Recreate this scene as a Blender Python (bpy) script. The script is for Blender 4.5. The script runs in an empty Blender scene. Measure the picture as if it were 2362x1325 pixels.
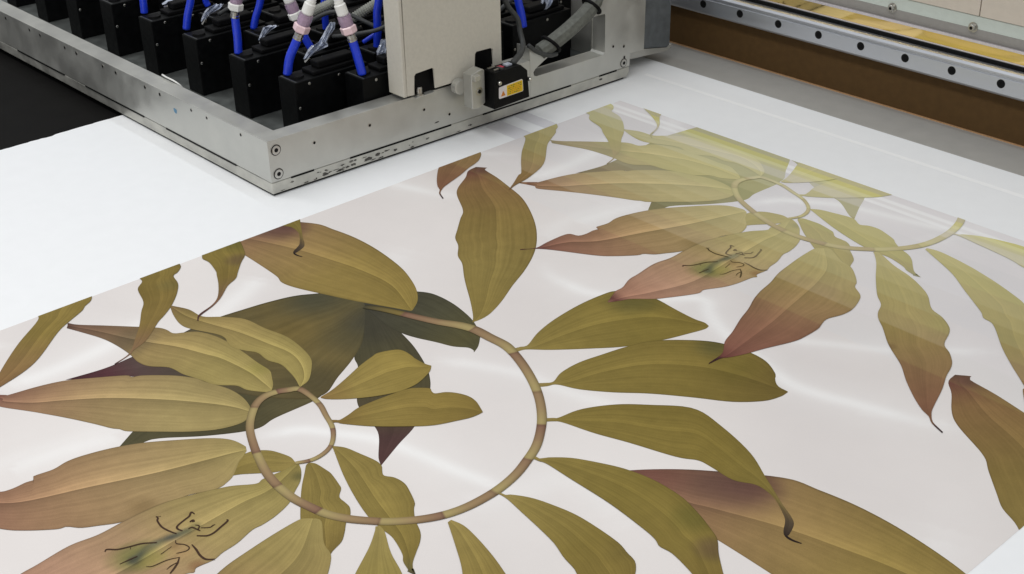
import bpy, bmesh, math, random
import numpy as np
from mathutils import Vector, Matrix

random.seed(7)
rng = np.random.default_rng(7)
scene = bpy.context.scene
COL = scene.collection

# ------------------------------------------------------------------ camera
# world: board top is z = 0, X runs along the carriage travel, Y across the board, metres
cam_d = bpy.data.cameras.new('camera')
cam = bpy.data.objects.new('camera', cam_d)
COL.objects.link(cam)
cam_d.sensor_fit = 'HORIZONTAL'
cam_d.sensor_width = 36.0
cam_d.lens = 3124.22 / 2362 * 36.0
cam_d.clip_start = 0.02
cam_d.clip_end = 100
RX = Vector((0.6722561, 0.7399805, -0.0223732))
UP = Vector((-0.3422465, 0.3374373, 0.8769284))
FW = Vector((-0.6564595, 0.5818633, -0.4801000))
cam.matrix_world = Matrix(((RX.x, UP.x, -FW.x, 0), (RX.y, UP.y, -FW.y, 0), (RX.z, UP.z, -FW.z, 1.0), (0, 0, 0, 1)))
scene.camera = cam

# ------------------------------------------------------------------ room light
world = bpy.data.worlds.new('World')
scene.world = world
world.use_nodes = True
bg = world.node_tree.nodes['Background']
bg.inputs['Color'].default_value = (0.965, 0.98, 1.0, 1)
bg.inputs['Strength'].default_value = 0.43

def area(name, loc, sx, sy, power, color, target=None):
    d = bpy.data.lights.new(name, 'AREA')
    d.shape = 'RECTANGLE'
    d.size, d.size_y, d.energy, d.color = sx, sy, power, color
    o = bpy.data.objects.new(name, d)
    COL.objects.link(o)
    o.location = loc
    if target is not None:
        o.rotation_euler = (Vector(target) - Vector(loc)).to_track_quat('-Z', 'Y').to_euler()
    return o
# fluorescent rows under the hall ceiling: the main one over the open side of the table, a thin one above the gantry
area('ceiling_tube_row', (-1.9, 1.83, 2.75), 5.0, 0.08, 12, (0.90, 0.96, 1.0))
area('ceiling_panel_row', (-1.7, 0.2, 2.3), 5.0, 0.5, 51, (1.0, 0.985, 0.965))

vs = scene.view_settings
vs.view_transform = 'Standard'
vs.look = 'None'
vs.exposure = 0.0
vs.gamma = 1.0
vs.use_curve_mapping = False
# board-plane outlines of the printed pattern (tenths of a millimetre),one tile of a square repeat
TILE=0.992
LEAVES=[
('D1b',[(-13211,8217),(-13182,8035),(-13203,7483),(-13165,7150),(-13468,6627),(-13852,6146),(-13918,5927),(-13901,5443)],[(-14463,9486),(-14457,8794),(-14593,8149),(-14809,7436),(-14755,6860),(-14383,6195),(-13901,5443)],None,[(0,(92,84,54)),(0.4,(76,71,48)),(1,(80,76,52))],0.1,[]),
('D2',[(-14745,10115),(-14220,9557),(-13716,9147),(-13435,9007),(-12811,8522),(-12527,8398),(-12117,8302),(-11894,8196),(-11559,7933),(-11390,7845)],[(-14745,10115),(-14269,10135),(-13768,10035),(-13372,9937),(-13019,9810),(-12762,9696),(-12580,9594),(-12359,9429),(-12087,9147),(-11771,8687),(-11602,8292),(-11390,7845)],None,[(0,(66,64,52)),(0.3,(74,70,50)),(0.55,(80,74,50)),(0.75,(78,66,52)),(0.85,(78,56,54)),(1,(82,56,54))],0.1,[((-14151,9805),0.048,(60,58,50),0.5)]),
('D1',[(-14745,10115),(-14049,9556),(-13716,9147),(-13446,8674),(-13211,8217),(-13576,7765),(-14338,7288),(-14951,6972),(-15580,6517),(-15774,6223),(-16036,5906)],[(-14820,10229),(-15152,10354),(-15452,10286),(-15575,9925),(-15796,9564),(-15924,9144),(-15994,8750),(-16045,8419),(-16067,8121),(-16040,7878),(-15962,7341),(-15935,6841),(-15929,6434),(-16036,5906)],None,[(0,(74,71,56)),(0.12,(88,80,52)),(0.3,(106,92,52)),(0.55,(92,82,52)),(0.7,(78,70,58)),(0.82,(84,66,64)),(0.9,(82,48,54)),(1,(60,34,38))],0.12,[((-15534,9694),0.056,(66,68,56),0.75),((-14217,9384),0.048,(70,68,52),0.5),((-13544,8416),0.056,(66,62,46),0.6),((-14444,9866),0.04,(62,62,54),0.6),((-14925,8661),0.056,(116,98,52),0.5)]),
('D3',[(-14723,10099),(-14117,10018),(-13768,10035),(-13512,10104),(-13221,10229),(-12954,10330),(-12775,10462),(-12656,10465),(-12634,10437)],[(-14984,10253),(-14913,10714),(-14589,10984),(-14347,11112),(-13964,11136),(-13605,11088),(-13291,11005),(-12960,10843),(-12840,10739),(-12703,10587),(-12625,10446)],None,[(0,(62,60,52)),(0.5,(74,72,54)),(0.8,(84,79,50)),(1,(80,78,54))],0.1,[]),
('L1',[(-14185,10535),(-14915,10169),(-15546,9896),(-16021,9709),(-16311,9655),(-16517,9711),(-17003,9737),(-17544,9748),(-17845,9738),(-18550,9767),(-19312,9658)],[(-14183,10575),(-14340,10792),(-14589,10984),(-14936,11150),(-15414,11302),(-16122,11401),(-16734,11408),(-17266,11333),(-17697,11228),(-18404,10700),(-18795,10346),(-19109,9982),(-19312,9658)],[(-14181,10557),(-15020,10823),(-15779,10787),(-16445,10642),(-17151,10452),(-17954,10134),(-18174,10037),(-18796,9879),(-19312,9658)],[(0,(142,124,56)),(0.35,(146,126,62)),(0.6,(150,124,76)),(0.8,(148,112,82)),(0.92,(120,84,68)),(1,(100,66,60))],0.45,[((-17888,10847),0.036,(96,64,60),0.8),((-18273,10546),0.056,(98,72,64),0.85),((-17873,10713),0.048,(98,72,64),0.7),((-18871,10115),0.048,(112,74,66),0.7)]),
('L20',[(-13281,10979),(-13421,11109),(-13777,11364),(-14197,11638),(-14469,11825),(-14799,12071),(-15054,12196),(-15319,12430),(-15572,12578),(-15761,12776),(-16075,13118),(-16291,13360),(-16839,13687),(-17076,13917),(-17312,14292),(-17500,14515),(-17532,14732)],[(-13272,10988),(-13258,11129),(-13289,11335),(-13446,11701),(-13694,12148),(-13928,12618),(-14211,13069),(-14520,13435),(-14952,13821),(-15462,14166),(-15969,14430),(-16488,14582),(-16912,14691),(-17330,14766),(-17344,14863),(-17532,14732)],None,[(0,(138,122,58)),(0.3,(140,124,62)),(0.6,(138,118,60)),(0.85,(138,108,66)),(0.96,(110,70,60)),(1,(74,40,48))],0.25,[((-17334,14707),0.0176,(88,52,58),0.8)]),
('L10',[(-12221,10776),(-12192,10957),(-12132,11052),(-11905,11267),(-11544,11687),(-11234,12089),(-10986,12598),(-10847,12999),(-10771,13252),(-10788,13359)],[(-12326,10837),(-12275,11007),(-12236,11115),(-12389,11461),(-12497,11904),(-12550,12460),(-12529,12920),(-12462,13162),(-12198,13352),(-11873,13414),(-11461,13381),(-11082,13364),(-10897,13390),(-10788,13359)],[(-12273,10806),(-12231,10984),(-12137,11165),(-12064,11757),(-11927,12305),(-11605,12904),(-11243,13164),(-10788,13359)],[(0,(150,134,74)),(0.15,(140,124,58)),(0.7,(132,117,48)),(1,(128,112,46))],0.3,[((-12069,13025),0.036,(84,80,46),0.7),((-11824,13236),0.024,(90,84,46),0.5)]),
('L11',[(-11357,10443),(-11262,10572),(-11199,10698),(-10906,10830),(-10541,11098),(-10168,11436),(-9703,11779),(-9276,12069),(-9003,12379),(-8917,12617),(-8914,12770)],[(-11436,10501),(-11325,10631),(-11287,10717),(-11379,10954),(-11392,11312),(-11318,11684),(-11226,12080),(-11091,12439),(-10813,12774),(-10430,13080),(-9980,13202),(-9624,13188),(-9326,13028),(-9223,12897),(-9094,12798),(-8927,12787)],[(-11392,10469),(-11293,10601),(-11131,10846),(-10992,11351),(-10706,11933),(-10224,12378),(-9666,12631),(-8920,12779)],[(0,(148,132,74)),(0.12,(136,120,54)),(0.6,(130,114,48)),(1,(110,94,42))],0.3,[((-10353,12989),0.032,(84,82,50),0.75),((-9814,12718),0.04,(112,100,46),0.4)]),
('L12',[(-10711,9908),(-10600,10051),(-10484,10127),(-10046,10243),(-9593,10409),(-8970,10611),(-8736,10749),(-8536,10761),(-8182,10748),(-7917,10873),(-7682,10848),(-7538,10781),(-7384,10681),(-7261,10578),(-7148,10400),(-7065,10341),(-6971,10339),(-6876,10373)],[(-10776,9969),(-10657,10106),(-10610,10170),(-10549,10508),(-10310,10916),(-9984,11237),(-9533,11584),(-9005,11526),(-8394,11339),(-7954,11085),(-7649,10906),(-7467,10796),(-7256,10686),(-7142,10586),(-7070,10403),(-7074,10376),(-6983,10371),(-6878,10392)],None,[(0,(148,132,74)),(0.1,(134,118,52)),(0.4,(130,114,46)),(0.55,(126,112,48)),(0.64,(122,106,58)),(0.7,(104,88,58)),(0.76,(84,72,54)),(0.82,(60,50,42)),(0.88,(40,32,30)),(1,(50,38,32))],0.2,[]),
('L4',[(-13541,7325),(-13452,7241),(-13414,7064),(-13509,6781),(-13719,6494),(-13972,6232),(-14287,5922),(-14403,5872),(-14501,5800),(-14750,5686),(-15140,5486),(-15590,5228),(-16027,4957),(-16130,4993),(-16241,4960),(-16458,4876)],[(-13558,7336),(-13708,7404),(-13963,7444),(-14258,7416),(-14615,7285),(-14808,7229),(-15080,7046),(-15378,6741),(-15443,6610),(-15548,6566),(-15826,6184),(-16019,5891),(-16137,5565),(-16222,5166),(-16238,5148),(-16337,5050),(-16486,4902)],[(-13549,7330),(-13805,7229),(-14094,7052),(-14597,6670),(-15164,6147),(-15542,5683),(-15800,5326),(-16109,5054),(-16181,5073),(-16296,5011),(-16472,4889)],[(0,(150,134,78)),(0.3,(158,140,86)),(0.55,(156,132,86)),(0.75,(150,118,84)),(0.9,(138,100,78)),(0.955,(110,66,58)),(0.97,(150,110,84)),(1,(60,40,40))],0.75,[]),
('L3',[(-13811,7830),(-13789,7760),(-14034,7585),(-14227,7542),(-14383,7397),(-14512,7312),(-14656,7275),(-14835,7217),(-15021,7155),(-15305,7107),(-15534,6921),(-15750,6864),(-16026,6883),(-16377,6865),(-16705,6809),(-17074,6680),(-17355,6572)],[(-13825,7846),(-13909,7916),(-14090,8014),(-14254,8086),(-14549,8078),(-14948,8088),(-15399,8073),(-15677,8017),(-15901,7912),(-16014,7761),(-16104,7634),(-16261,7616),(-16408,7556),(-16635,7360),(-17034,7008),(-17332,6740),(-17490,6652)],[(-13811,7830),(-14083,7847),(-14433,7854),(-14974,7775),(-15256,7670),(-15721,7484),(-16146,7240),(-16485,7068),(-16916,6877),(-17418,6616)],[(0,(158,142,78)),(0.3,(154,138,76)),(0.6,(152,130,78)),(0.72,(120,100,68)),(0.8,(122,98,70)),(0.95,(112,84,66)),(1,(84,60,50))],0.7,[((-16328,7053),0.036,(96,84,66),0.5),((-14396,8022),0.02,(130,124,58),0.4)]),
('L6',[(-13609,8146),(-13816,8215),(-14011,8255),(-14269,8283),(-14500,8211),(-14769,8220),(-14946,8123),(-15160,8041),(-15334,8069),(-15452,8106),(-15634,8079),(-16031,7887),(-16268,7844),(-16582,7909),(-16827,7997)],[(-13597,8158),(-13658,8330),(-13889,8541),(-14118,8685),(-14473,8760),(-14844,8779),(-15127,8720),(-15306,8680),(-15724,8617),(-16017,8410),(-16240,8202),(-16568,8166),(-16866,8034)],[(-13601,8154),(-13774,8338),(-14091,8498),(-14457,8556),(-14892,8469),(-15440,8347),(-15995,8158),(-16421,8036),(-16846,8016)],[(0,(160,144,76)),(0.35,(154,138,74)),(0.7,(150,130,74)),(0.9,(130,112,60)),(1,(122,100,62))],0.65,[]),
('L8',[(-12148,7099),(-12140,6939),(-12207,6792),(-12312,6657),(-12440,6500),(-12499,6400),(-12558,6262)],[(-12209,7115),(-12309,7131),(-12421,7108),(-12607,7036),(-12727,6926),(-12783,6814),(-12773,6584),(-12558,6262)],None,[(0,(146,130,66)),(0.6,(140,124,60)),(1,(128,112,50))],0.2,[]),
('L5',[(-12831,6805),(-12745,6693),(-12696,6611),(-12503,6408),(-12437,6286),(-12404,6107),(-12534,5799),(-12539,5635),(-12600,5535),(-12627,5219),(-12625,4962),(-12762,4715),(-12868,4547),(-13004,4439),(-13041,4332),(-13282,4046),(-13517,3848),(-14113,3507),(-14354,3330),(-14493,3124)],[(-12867,6822),(-12935,6846),(-13172,6794),(-13385,6629),(-13653,6297),(-13925,5919),(-14090,5584),(-14194,5247),(-14219,5035),(-14182,4836),(-14220,4590),(-14141,4570),(-14165,4469),(-14159,4298),(-14204,4152),(-14375,4067),(-14391,3646),(-14371,3356),(-14516,3145)],[(-12847,6815),(-12924,6614),(-12996,6393),(-13220,5730),(-13531,4988),(-13825,4262),(-14150,3866),(-14340,3366),(-14504,3135)],[(0,(156,140,80)),(0.3,(160,136,88)),(0.55,(156,124,86)),(0.75,(146,108,82)),(0.88,(134,92,74)),(0.95,(92,54,54)),(1,(70,40,40))],0.75,[((-12702,5272),0.02,(118,96,62),0.5)]),
('L7',[(-12125,7123),(-11986,7060),(-11823,6935),(-11700,6775),(-11556,6596),(-11462,6348),(-11428,6138),(-11428,5989),(-11345,5736),(-11317,5523),(-11280,5409),(-11282,5309),(-11290,5258),(-11293,5159),(-11242,5107),(-11284,5030),(-11326,4728),(-11394,4502),(-11516,4280),(-11549,4188),(-11532,4089),(-11616,3908),(-11749,3676),(-11887,3461),(-12120,3224),(-12201,3065),(-12292,2897)],[(-12156,7118),(-12155,6885),(-12180,6628),(-12157,6513),(-12320,6282),(-12404,6107),(-12484,5913),(-12600,5535),(-12627,5219),(-12625,4962),(-12607,4635),(-12654,4298),(-12599,3880),(-12572,3645),(-12469,3392),(-12462,3242),(-12405,3107),(-12315,2911)],[(-12133,7115),(-11943,6586),(-11955,6193),(-11921,5694),(-11888,5215),(-11837,4310),(-12060,3572),(-12221,3217),(-12306,2902)],[(0,(138,124,62)),(0.18,(154,138,76)),(0.38,(160,140,84)),(0.55,(164,134,96)),(0.75,(170,132,104)),(0.92,(160,116,92)),(0.97,(104,62,56)),(1,(130,92,76))],0.5,[((-11908,6987),0.0112,(84,82,52),0.7),((-11322,5193),0.0112,(120,70,50),0.5),((-12003,4680),0.024,(112,110,62),0.7),((-12011,4795),0.0208,(104,106,62),0.6),((-11995,4936),0.0176,(104,106,62),0.5),((-11841,4642),0.016,(104,106,62),0.5),((-11733,4742),0.0128,(120,120,60),0.5),((-11902,4711),0.0088,(60,62,56),0.9),((-11902,4761),0.0088,(72,73,58),0.9),((-11925,4835),0.0088,(72,74,60),0.9),((-11940,4906),0.0088,(72,74,60),0.9),((-11964,4982),0.0088,(72,74,60),0.9),((-11971,5062),0.0088,(70,76,70),0.9),((-11971,5151),0.0088,(70,72,60),0.9),((-11967,5232),0.008,(64,68,64),0.9),((-11955,5308),0.008,(72,76,64),0.85),((-11946,5394),0.008,(76,80,64),0.8),((-11938,5454),0.0064,(80,82,62),0.7),((-11954,5542),0.0088,(92,88,58),0.6),((-11823,5016),0.0176,(164,150,92),0.6),((-11791,5150),0.016,(172,148,102),0.6),((-11762,4882),0.0144,(150,142,74),0.6),((-11658,5188),0.0144,(172,140,98),0.5),((-11806,5184),0.008,(130,100,70),0.5)]),
('L17',[(-12065,7225),(-12042,7170),(-11934,7075),(-11649,6828),(-11184,6497),(-10973,6394),(-10646,6288),(-10333,6289)],[(-12050,7241),(-11985,7281),(-11794,7297),(-11672,7295),(-11425,7235),(-11347,7204),(-11229,7093),(-11089,7081),(-10978,7064),(-10854,6979),(-10781,6869),(-10646,6746),(-10531,6618),(-10453,6423),(-10333,6289)],None,[(0,(134,118,56)),(0.5,(138,122,58)),(1,(124,106,50))],0.3,[]),
('L19',[(-12150,7644),(-12038,7597),(-11557,7389),(-11081,7222),(-10669,7114),(-10389,7093),(-10177,7087),(-9878,6991),(-9765,6915),(-9609,6866),(-9609,6846),(-9482,6875)],[(-12150,7657),(-12008,7750),(-11771,7807),(-11530,7857),(-11386,7849),(-11264,7769),(-11189,7745),(-11075,7812),(-10900,7829),(-10717,7771),(-10511,7680),(-10428,7600),(-10257,7484),(-10035,7382),(-9904,7271),(-9786,7119),(-9667,6974),(-9525,6879),(-9604,6932),(-9482,6875)],[(-12154,7653),(-11561,7577),(-10917,7392),(-10498,7291),(-10106,7184),(-9755,7000),(-9636,6899),(-9482,6875)],[(0,(140,124,60)),(0.5,(140,124,58)),(0.85,(132,116,52)),(0.96,(98,92,54)),(1,(60,50,44))],0.35,[]),
('L9b',[(-12604,7927),(-12541,8007),(-12465,8042),(-12141,8292),(-11790,8653),(-11605,8886),(-11481,9157),(-11412,9329),(-11393,9463),(-11396,9534)],[(-12662,7968),(-12590,8042),(-12566,8067),(-12585,8221),(-12630,8439),(-12596,8818),(-12535,9156),(-12458,9282),(-12334,9394),(-12267,9370),(-12185,9363),(-12108,9488),(-11985,9583),(-11822,9644),(-11654,9637),(-11465,9564),(-11396,9534)],None,[(0,(128,104,52)),(0.3,(142,124,58)),(0.7,(140,121,54)),(1,(124,106,46))],0.25,[]),
('L9',[(-13175,8192),(-13088,8237),(-12921,8409),(-12743,8653),(-12602,8919),(-12543,9117),(-12542,9350),(-12627,9594),(-12685,9695),(-12764,9776)],[(-13193,8205),(-13227,8415),(-13325,8704),(-13464,9058),(-13539,9327),(-13559,9457),(-13456,9681),(-13342,9747),(-13163,9746),(-13078,9733),(-12876,9742),(-12764,9776)],None,[(0,(134,108,58)),(0.3,(150,132,64)),(0.7,(150,132,60)),(1,(138,120,54))],0.3,[]),
('L18',[(-11167,6566),(-11206,6482),(-11186,6118),(-11139,5747),(-11087,5430),(-10987,5111),(-10921,4787),(-10837,4527),(-10704,4231),(-10597,3920),(-10445,3560),(-10343,3266),(-10185,3039),(-10144,2915),(-10126,2672)],[(-11084,6649),(-10985,6663),(-10644,6455),(-10433,6399),(-10235,6233),(-10068,6042),(-10006,5909),(-9809,5762),(-9716,5609),(-9630,5324),(-9634,5082),(-9716,4817),(-9676,4626),(-9636,4490),(-9633,4180),(-9663,3961),(-9832,3501),(-9921,3210),(-10022,2975),(-10083,2879),(-10105,2629)],[(-11108,6624),(-10687,6142),(-10504,5661),(-10409,5210),(-10309,4670),(-10216,4164),(-10130,3466),(-10081,2980),(-10113,2897),(-10115,2650)],[(0,(156,140,78)),(0.2,(150,132,74)),(0.45,(146,116,76)),(0.65,(136,98,72)),(0.85,(132,88,70)),(0.93,(110,64,56)),(0.96,(60,36,40)),(1,(60,40,32))],-0.35,[((-9779,5621),0.032,(140,124,66),0.6)]),
('L16',[(-10478,7066),(-10412,7006),(-10222,6777),(-9955,6376),(-9632,5941),(-9417,5726),(-9314,5499),(-9200,5344),(-9006,5168),(-8748,4896),(-8561,4734),(-8253,4494),(-7980,4207),(-7682,3937),(-7451,3763),(-7300,3689),(-7186,3580),(-6972,3482)],[(-10458,7108),(-10331,7088),(-9987,6911),(-9601,6775),(-9251,6578),(-9063,6424),(-8824,6144),(-8563,6028),(-8304,5796),(-8150,5405),(-7972,5253),(-7817,5069),(-7738,4910),(-7671,4695),(-7529,4364),(-7394,3967),(-7334,3812),(-7251,3682),(-7176,3605),(-6980,3514)],None,[(0,(152,136,74)),(0.2,(146,130,62)),(0.45,(144,124,68)),(0.65,(138,108,70)),(0.88,(130,92,66)),(0.955,(120,86,58)),(0.97,(70,50,48)),(1,(70,60,60))],0.12,[((-8417,5909),0.032,(140,132,72),0.5),((-8648,4812),0.0096,(90,56,46),0.5)]),
('L15',[(-9953,7725),(-9584,7526),(-9186,7294),(-8787,6972),(-8285,6582),(-8158,6440),(-7953,6364),(-7542,5893),(-7192,5549),(-6821,5213),(-6785,5113),(-6593,4821),(-6447,4574)],[(-9959,7783),(-9771,7822),(-9475,7783),(-9122,7704),(-8846,7619),(-8570,7522),(-8235,7379),(-7966,7239),(-7853,7074),(-7756,6982),(-7581,6678),(-7400,6411),(-6831,5783),(-6576,5186),(-6497,4786),(-6422,4573)],None,[(0,(150,134,70)),(0.3,(142,124,56)),(0.6,(134,116,52)),(0.75,(138,112,64)),(0.9,(132,100,62)),(1,(110,80,60))],0.3,[]),
('L14',[(-9957,8511),(-9876,8522),(-9753,8516),(-9495,8475),(-9155,8423),(-8828,8360),(-8571,8268),(-8362,8220),(-8277,8183),(-8143,8124),(-7950,8095),(-7767,7919),(-7343,7784),(-7087,7607),(-6752,7395),(-6462,7173),(-6127,6895),(-6011,6596)],[(-9981,8560),(-9884,8550),(-9812,8625),(-9596,8752),(-9314,8840),(-9005,8903),(-8652,8913),(-8315,8894),(-8127,8839),(-7965,8794),(-7827,8654),(-7769,8544),(-7485,8465),(-7200,8277),(-6922,8020),(-6755,7815),(-6619,7622),(-6290,7261),(-6153,6971),(-6086,6886),(-5986,6589)],None,[(0,(156,140,80)),(0.08,(146,130,64)),(0.3,(132,116,50)),(0.55,(126,108,48)),(0.75,(132,112,54)),(0.85,(130,104,66)),(0.93,(136,108,76)),(0.97,(120,84,66)),(1,(70,50,50))],0.2,[((-8187,8852),0.024,(106,92,50),0.5),((-7536,8333),0.02,(104,96,56),0.5)]),
('L13',[(-10285,9291),(-10189,9298),(-10079,9320),(-9976,9349),(-9549,9344),(-8891,9339),(-8298,9281),(-8070,9238),(-7954,9183),(-7766,9194),(-7430,9110),(-7308,9052),(-7001,8896),(-6671,8678),(-6512,8475),(-6402,8192),(-6261,8078)],[(-10299,9356),(-10196,9356),(-10111,9365),(-10067,9450),(-9861,9650),(-9551,9827),(-9224,9972),(-8839,10055),(-8394,10049),(-8048,9956),(-7737,9831),(-7574,9744),(-7402,9563),(-7160,9350),(-6994,9206),(-6883,8995),(-6667,8760),(-6574,8642),(-6468,8463),(-6354,8185),(-6236,8085)],None,[(0,(152,136,76)),(0.06,(140,124,58)),(0.3,(130,115,48)),(0.55,(132,116,50)),(0.7,(126,108,48)),(0.8,(122,100,62)),(0.88,(128,94,70)),(0.94,(84,54,48)),(1,(74,48,46))],0.2,[((-8030,9858),0.0288,(100,94,46),0.7),((-7494,9575),0.0208,(104,90,58),0.7),((-7536,9578),0.0208,(104,84,58),0.6)]),
]
STEM=[(-14769,10109,125),(-14589,10217,146),(-14356,10324,152),(-13973,10474,173),(-13639,10614,188),(-13338,10777,219),(-13087,10854,214),(-12767,10866,207),(-12452,10877,205),(-12162,10804,175),(-11790,10660,168),(-11416,10475,162),(-11077,10260,153),(-10760,10001,153),(-10525,9748,147),(-10341,9500,152),(-10210,9236,154),(-10086,8925,156),(-10013,8575,161),(-10004,8220,162),(-10039,7945,163),(-10117,7711,168),(-10244,7486,162),(-10430,7245,161),(-10620,7071,158),(-10830,6911,162),(-11057,6792,159),(-11316,6724,156),(-11608,6675,153),(-11939,6677,148),(-12256,6728,145),(-12568,6823,137),(-12854,6930,131),(-13179,7079,127),(-13427,7252,130),(-13651,7477,138),(-13736,7676,158),(-13711,7855,151),(-13644,7985,154),(-13559,8104,132),(-13322,8118,102),(-13045,8086,96),(-12777,7995,89),(-12515,7905,85),(-12319,7785,78),(-12169,7637,76),(-12092,7462,86),(-12088,7280,90),(-12171,7102,74)]
STEM_NODES=[(-14147,10407),(-13106,10853),(-12187,10811),(-11259,10375),(-10627,9852),(-10206,9240),(-10011,8503),(-10094,7771),(-10523,7137),(-11193,6745),(-11939,6677),(-12718,6868),(-13618,7422),(-13711,7855),(-13559,8104),(-13083,8092),(-12467,7884),(-12166,7628),(-12095,7259)]
BEETLE_LINES=[([(-12433,5295),(-12391,5298),(-12346,5266),(-12211,5248),(-12090,5270),(-11979,5309)],0.0022),([(-12433,5295),(-12397,5340)],0.001),([(-12152,5653),(-12214,5643),(-12164,5587),(-12140,5507),(-12099,5391),(-12050,5364),(-11978,5387)],0.0024),([(-12262,4546),(-12286,4583),(-12200,4673),(-12145,4805),(-12098,4930),(-11995,5063)],0.0022),([(-12145,4805),(-12097,4780)],0.001),([(-11800,5873),(-11768,5867),(-11722,5732),(-11691,5634),(-11700,5548),(-11784,5461)],0.0026),([(-11813,5728),(-11817,5698),(-11810,5653),(-11874,5573)],0.0016),([(-11683,5337),(-11571,5328),(-11449,5307),(-11343,5320),(-11273,5393)],0.0026),([(-11583,5119),(-11508,5050),(-11449,4967),(-11410,4900)],0.0024),([(-11496,4906),(-11517,4968),(-11523,5047)],0.0014),([(-11884,5242),(-11821,5218),(-11742,5275),(-11657,5289),(-11627,5233),(-11667,5129)],0.0014),([(-11814,5150),(-11777,4990)],0.0014),([(-11702,4762),(-11656,4823),(-11638,4987),(-11583,5119)],0.0013),([(-11949,4565),(-11941,4695),(-11933,4778)],0.002),([(-12063,5534),(-12063,5574),(-12030,5568)],0.004),([(-11970,5552),(-11922,5576),(-11866,5529)],0.0018),([(-11962,5455),(-11954,5503),(-11834,5537)],0.0022)]
BEETLE_BODY=[([(-11996,4565),(-12058,4672),(-12090,4863),(-12042,5038),(-11995,5088),(-11916,5019),(-11871,4843),(-11795,4702),(-11818,4629),(-11903,4589)],(104,106,60),0.5),([(-11918,4744),(-11980,4903),(-12011,5071),(-11995,5267),(-11978,5413),(-11930,5489),(-11867,5400),(-11899,5264),(-11932,5154),(-11886,4951),(-11825,4768),(-11795,4702)],(72,78,70),0.9),([(-11821,4735),(-11886,4901),(-11932,5129),(-11892,5246),(-11789,5302),(-11657,5289),(-11598,5127),(-11632,4921),(-11695,4770),(-11764,4722)],(150,136,78),0.8),([(-11970,5473),(-11986,5561),(-11914,5610),(-11826,5545),(-11867,5477)],(98,94,60),0.8)]
SWIRLS=[([(-13103,6920),(-12889,7308),(-12719,7597),(-12379,7835),(-11933,8128),(-11361,8311),(-10679,8452),(-10052,8609),(-9240,8776)],0.012,0.9),([(-12983,9813),(-12448,10181),(-11700,10545),(-11129,10631),(-10473,10822),(-9959,11043)],0.014,0.6),([(-14108,13173),(-13607,12820),(-13081,12789),(-12664,12860),(-12024,13261),(-11408,13886),(-10989,13623),(-10507,13381),(-9263,13014),(-8741,12993),(-8161,13171),(-7595,13348),(-7060,13532),(-6624,13913)],0.014,0.85),([(-10370,13486),(-9622,13957),(-9134,14286),(-8628,14618),(-7971,15258),(-7390,15769)],0.012,0.6),([(-16506,4983),(-16381,5744),(-16416,6417),(-16542,7098),(-16861,7774)],0.02,0.8),([(-15687,7536),(-16122,8377),(-16425,9023),(-16743,9625)],0.022,0.7),([(-18009,13013),(-17507,13304),(-16793,13708)],0.012,0.5),([(-14599,4326),(-14463,5131),(-14231,5923)],0.02,0.6),([(-14089,7544),(-14659,8933),(-15440,10780),(-15903,12020)],0.03,0.35),([(-10172,7689),(-9832,8764),(-9483,9375),(-8139,9233)],0.03,0.35),([(-14256,16549),(-14744,14572),(-14499,13435)],0.02,0.35)]
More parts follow.
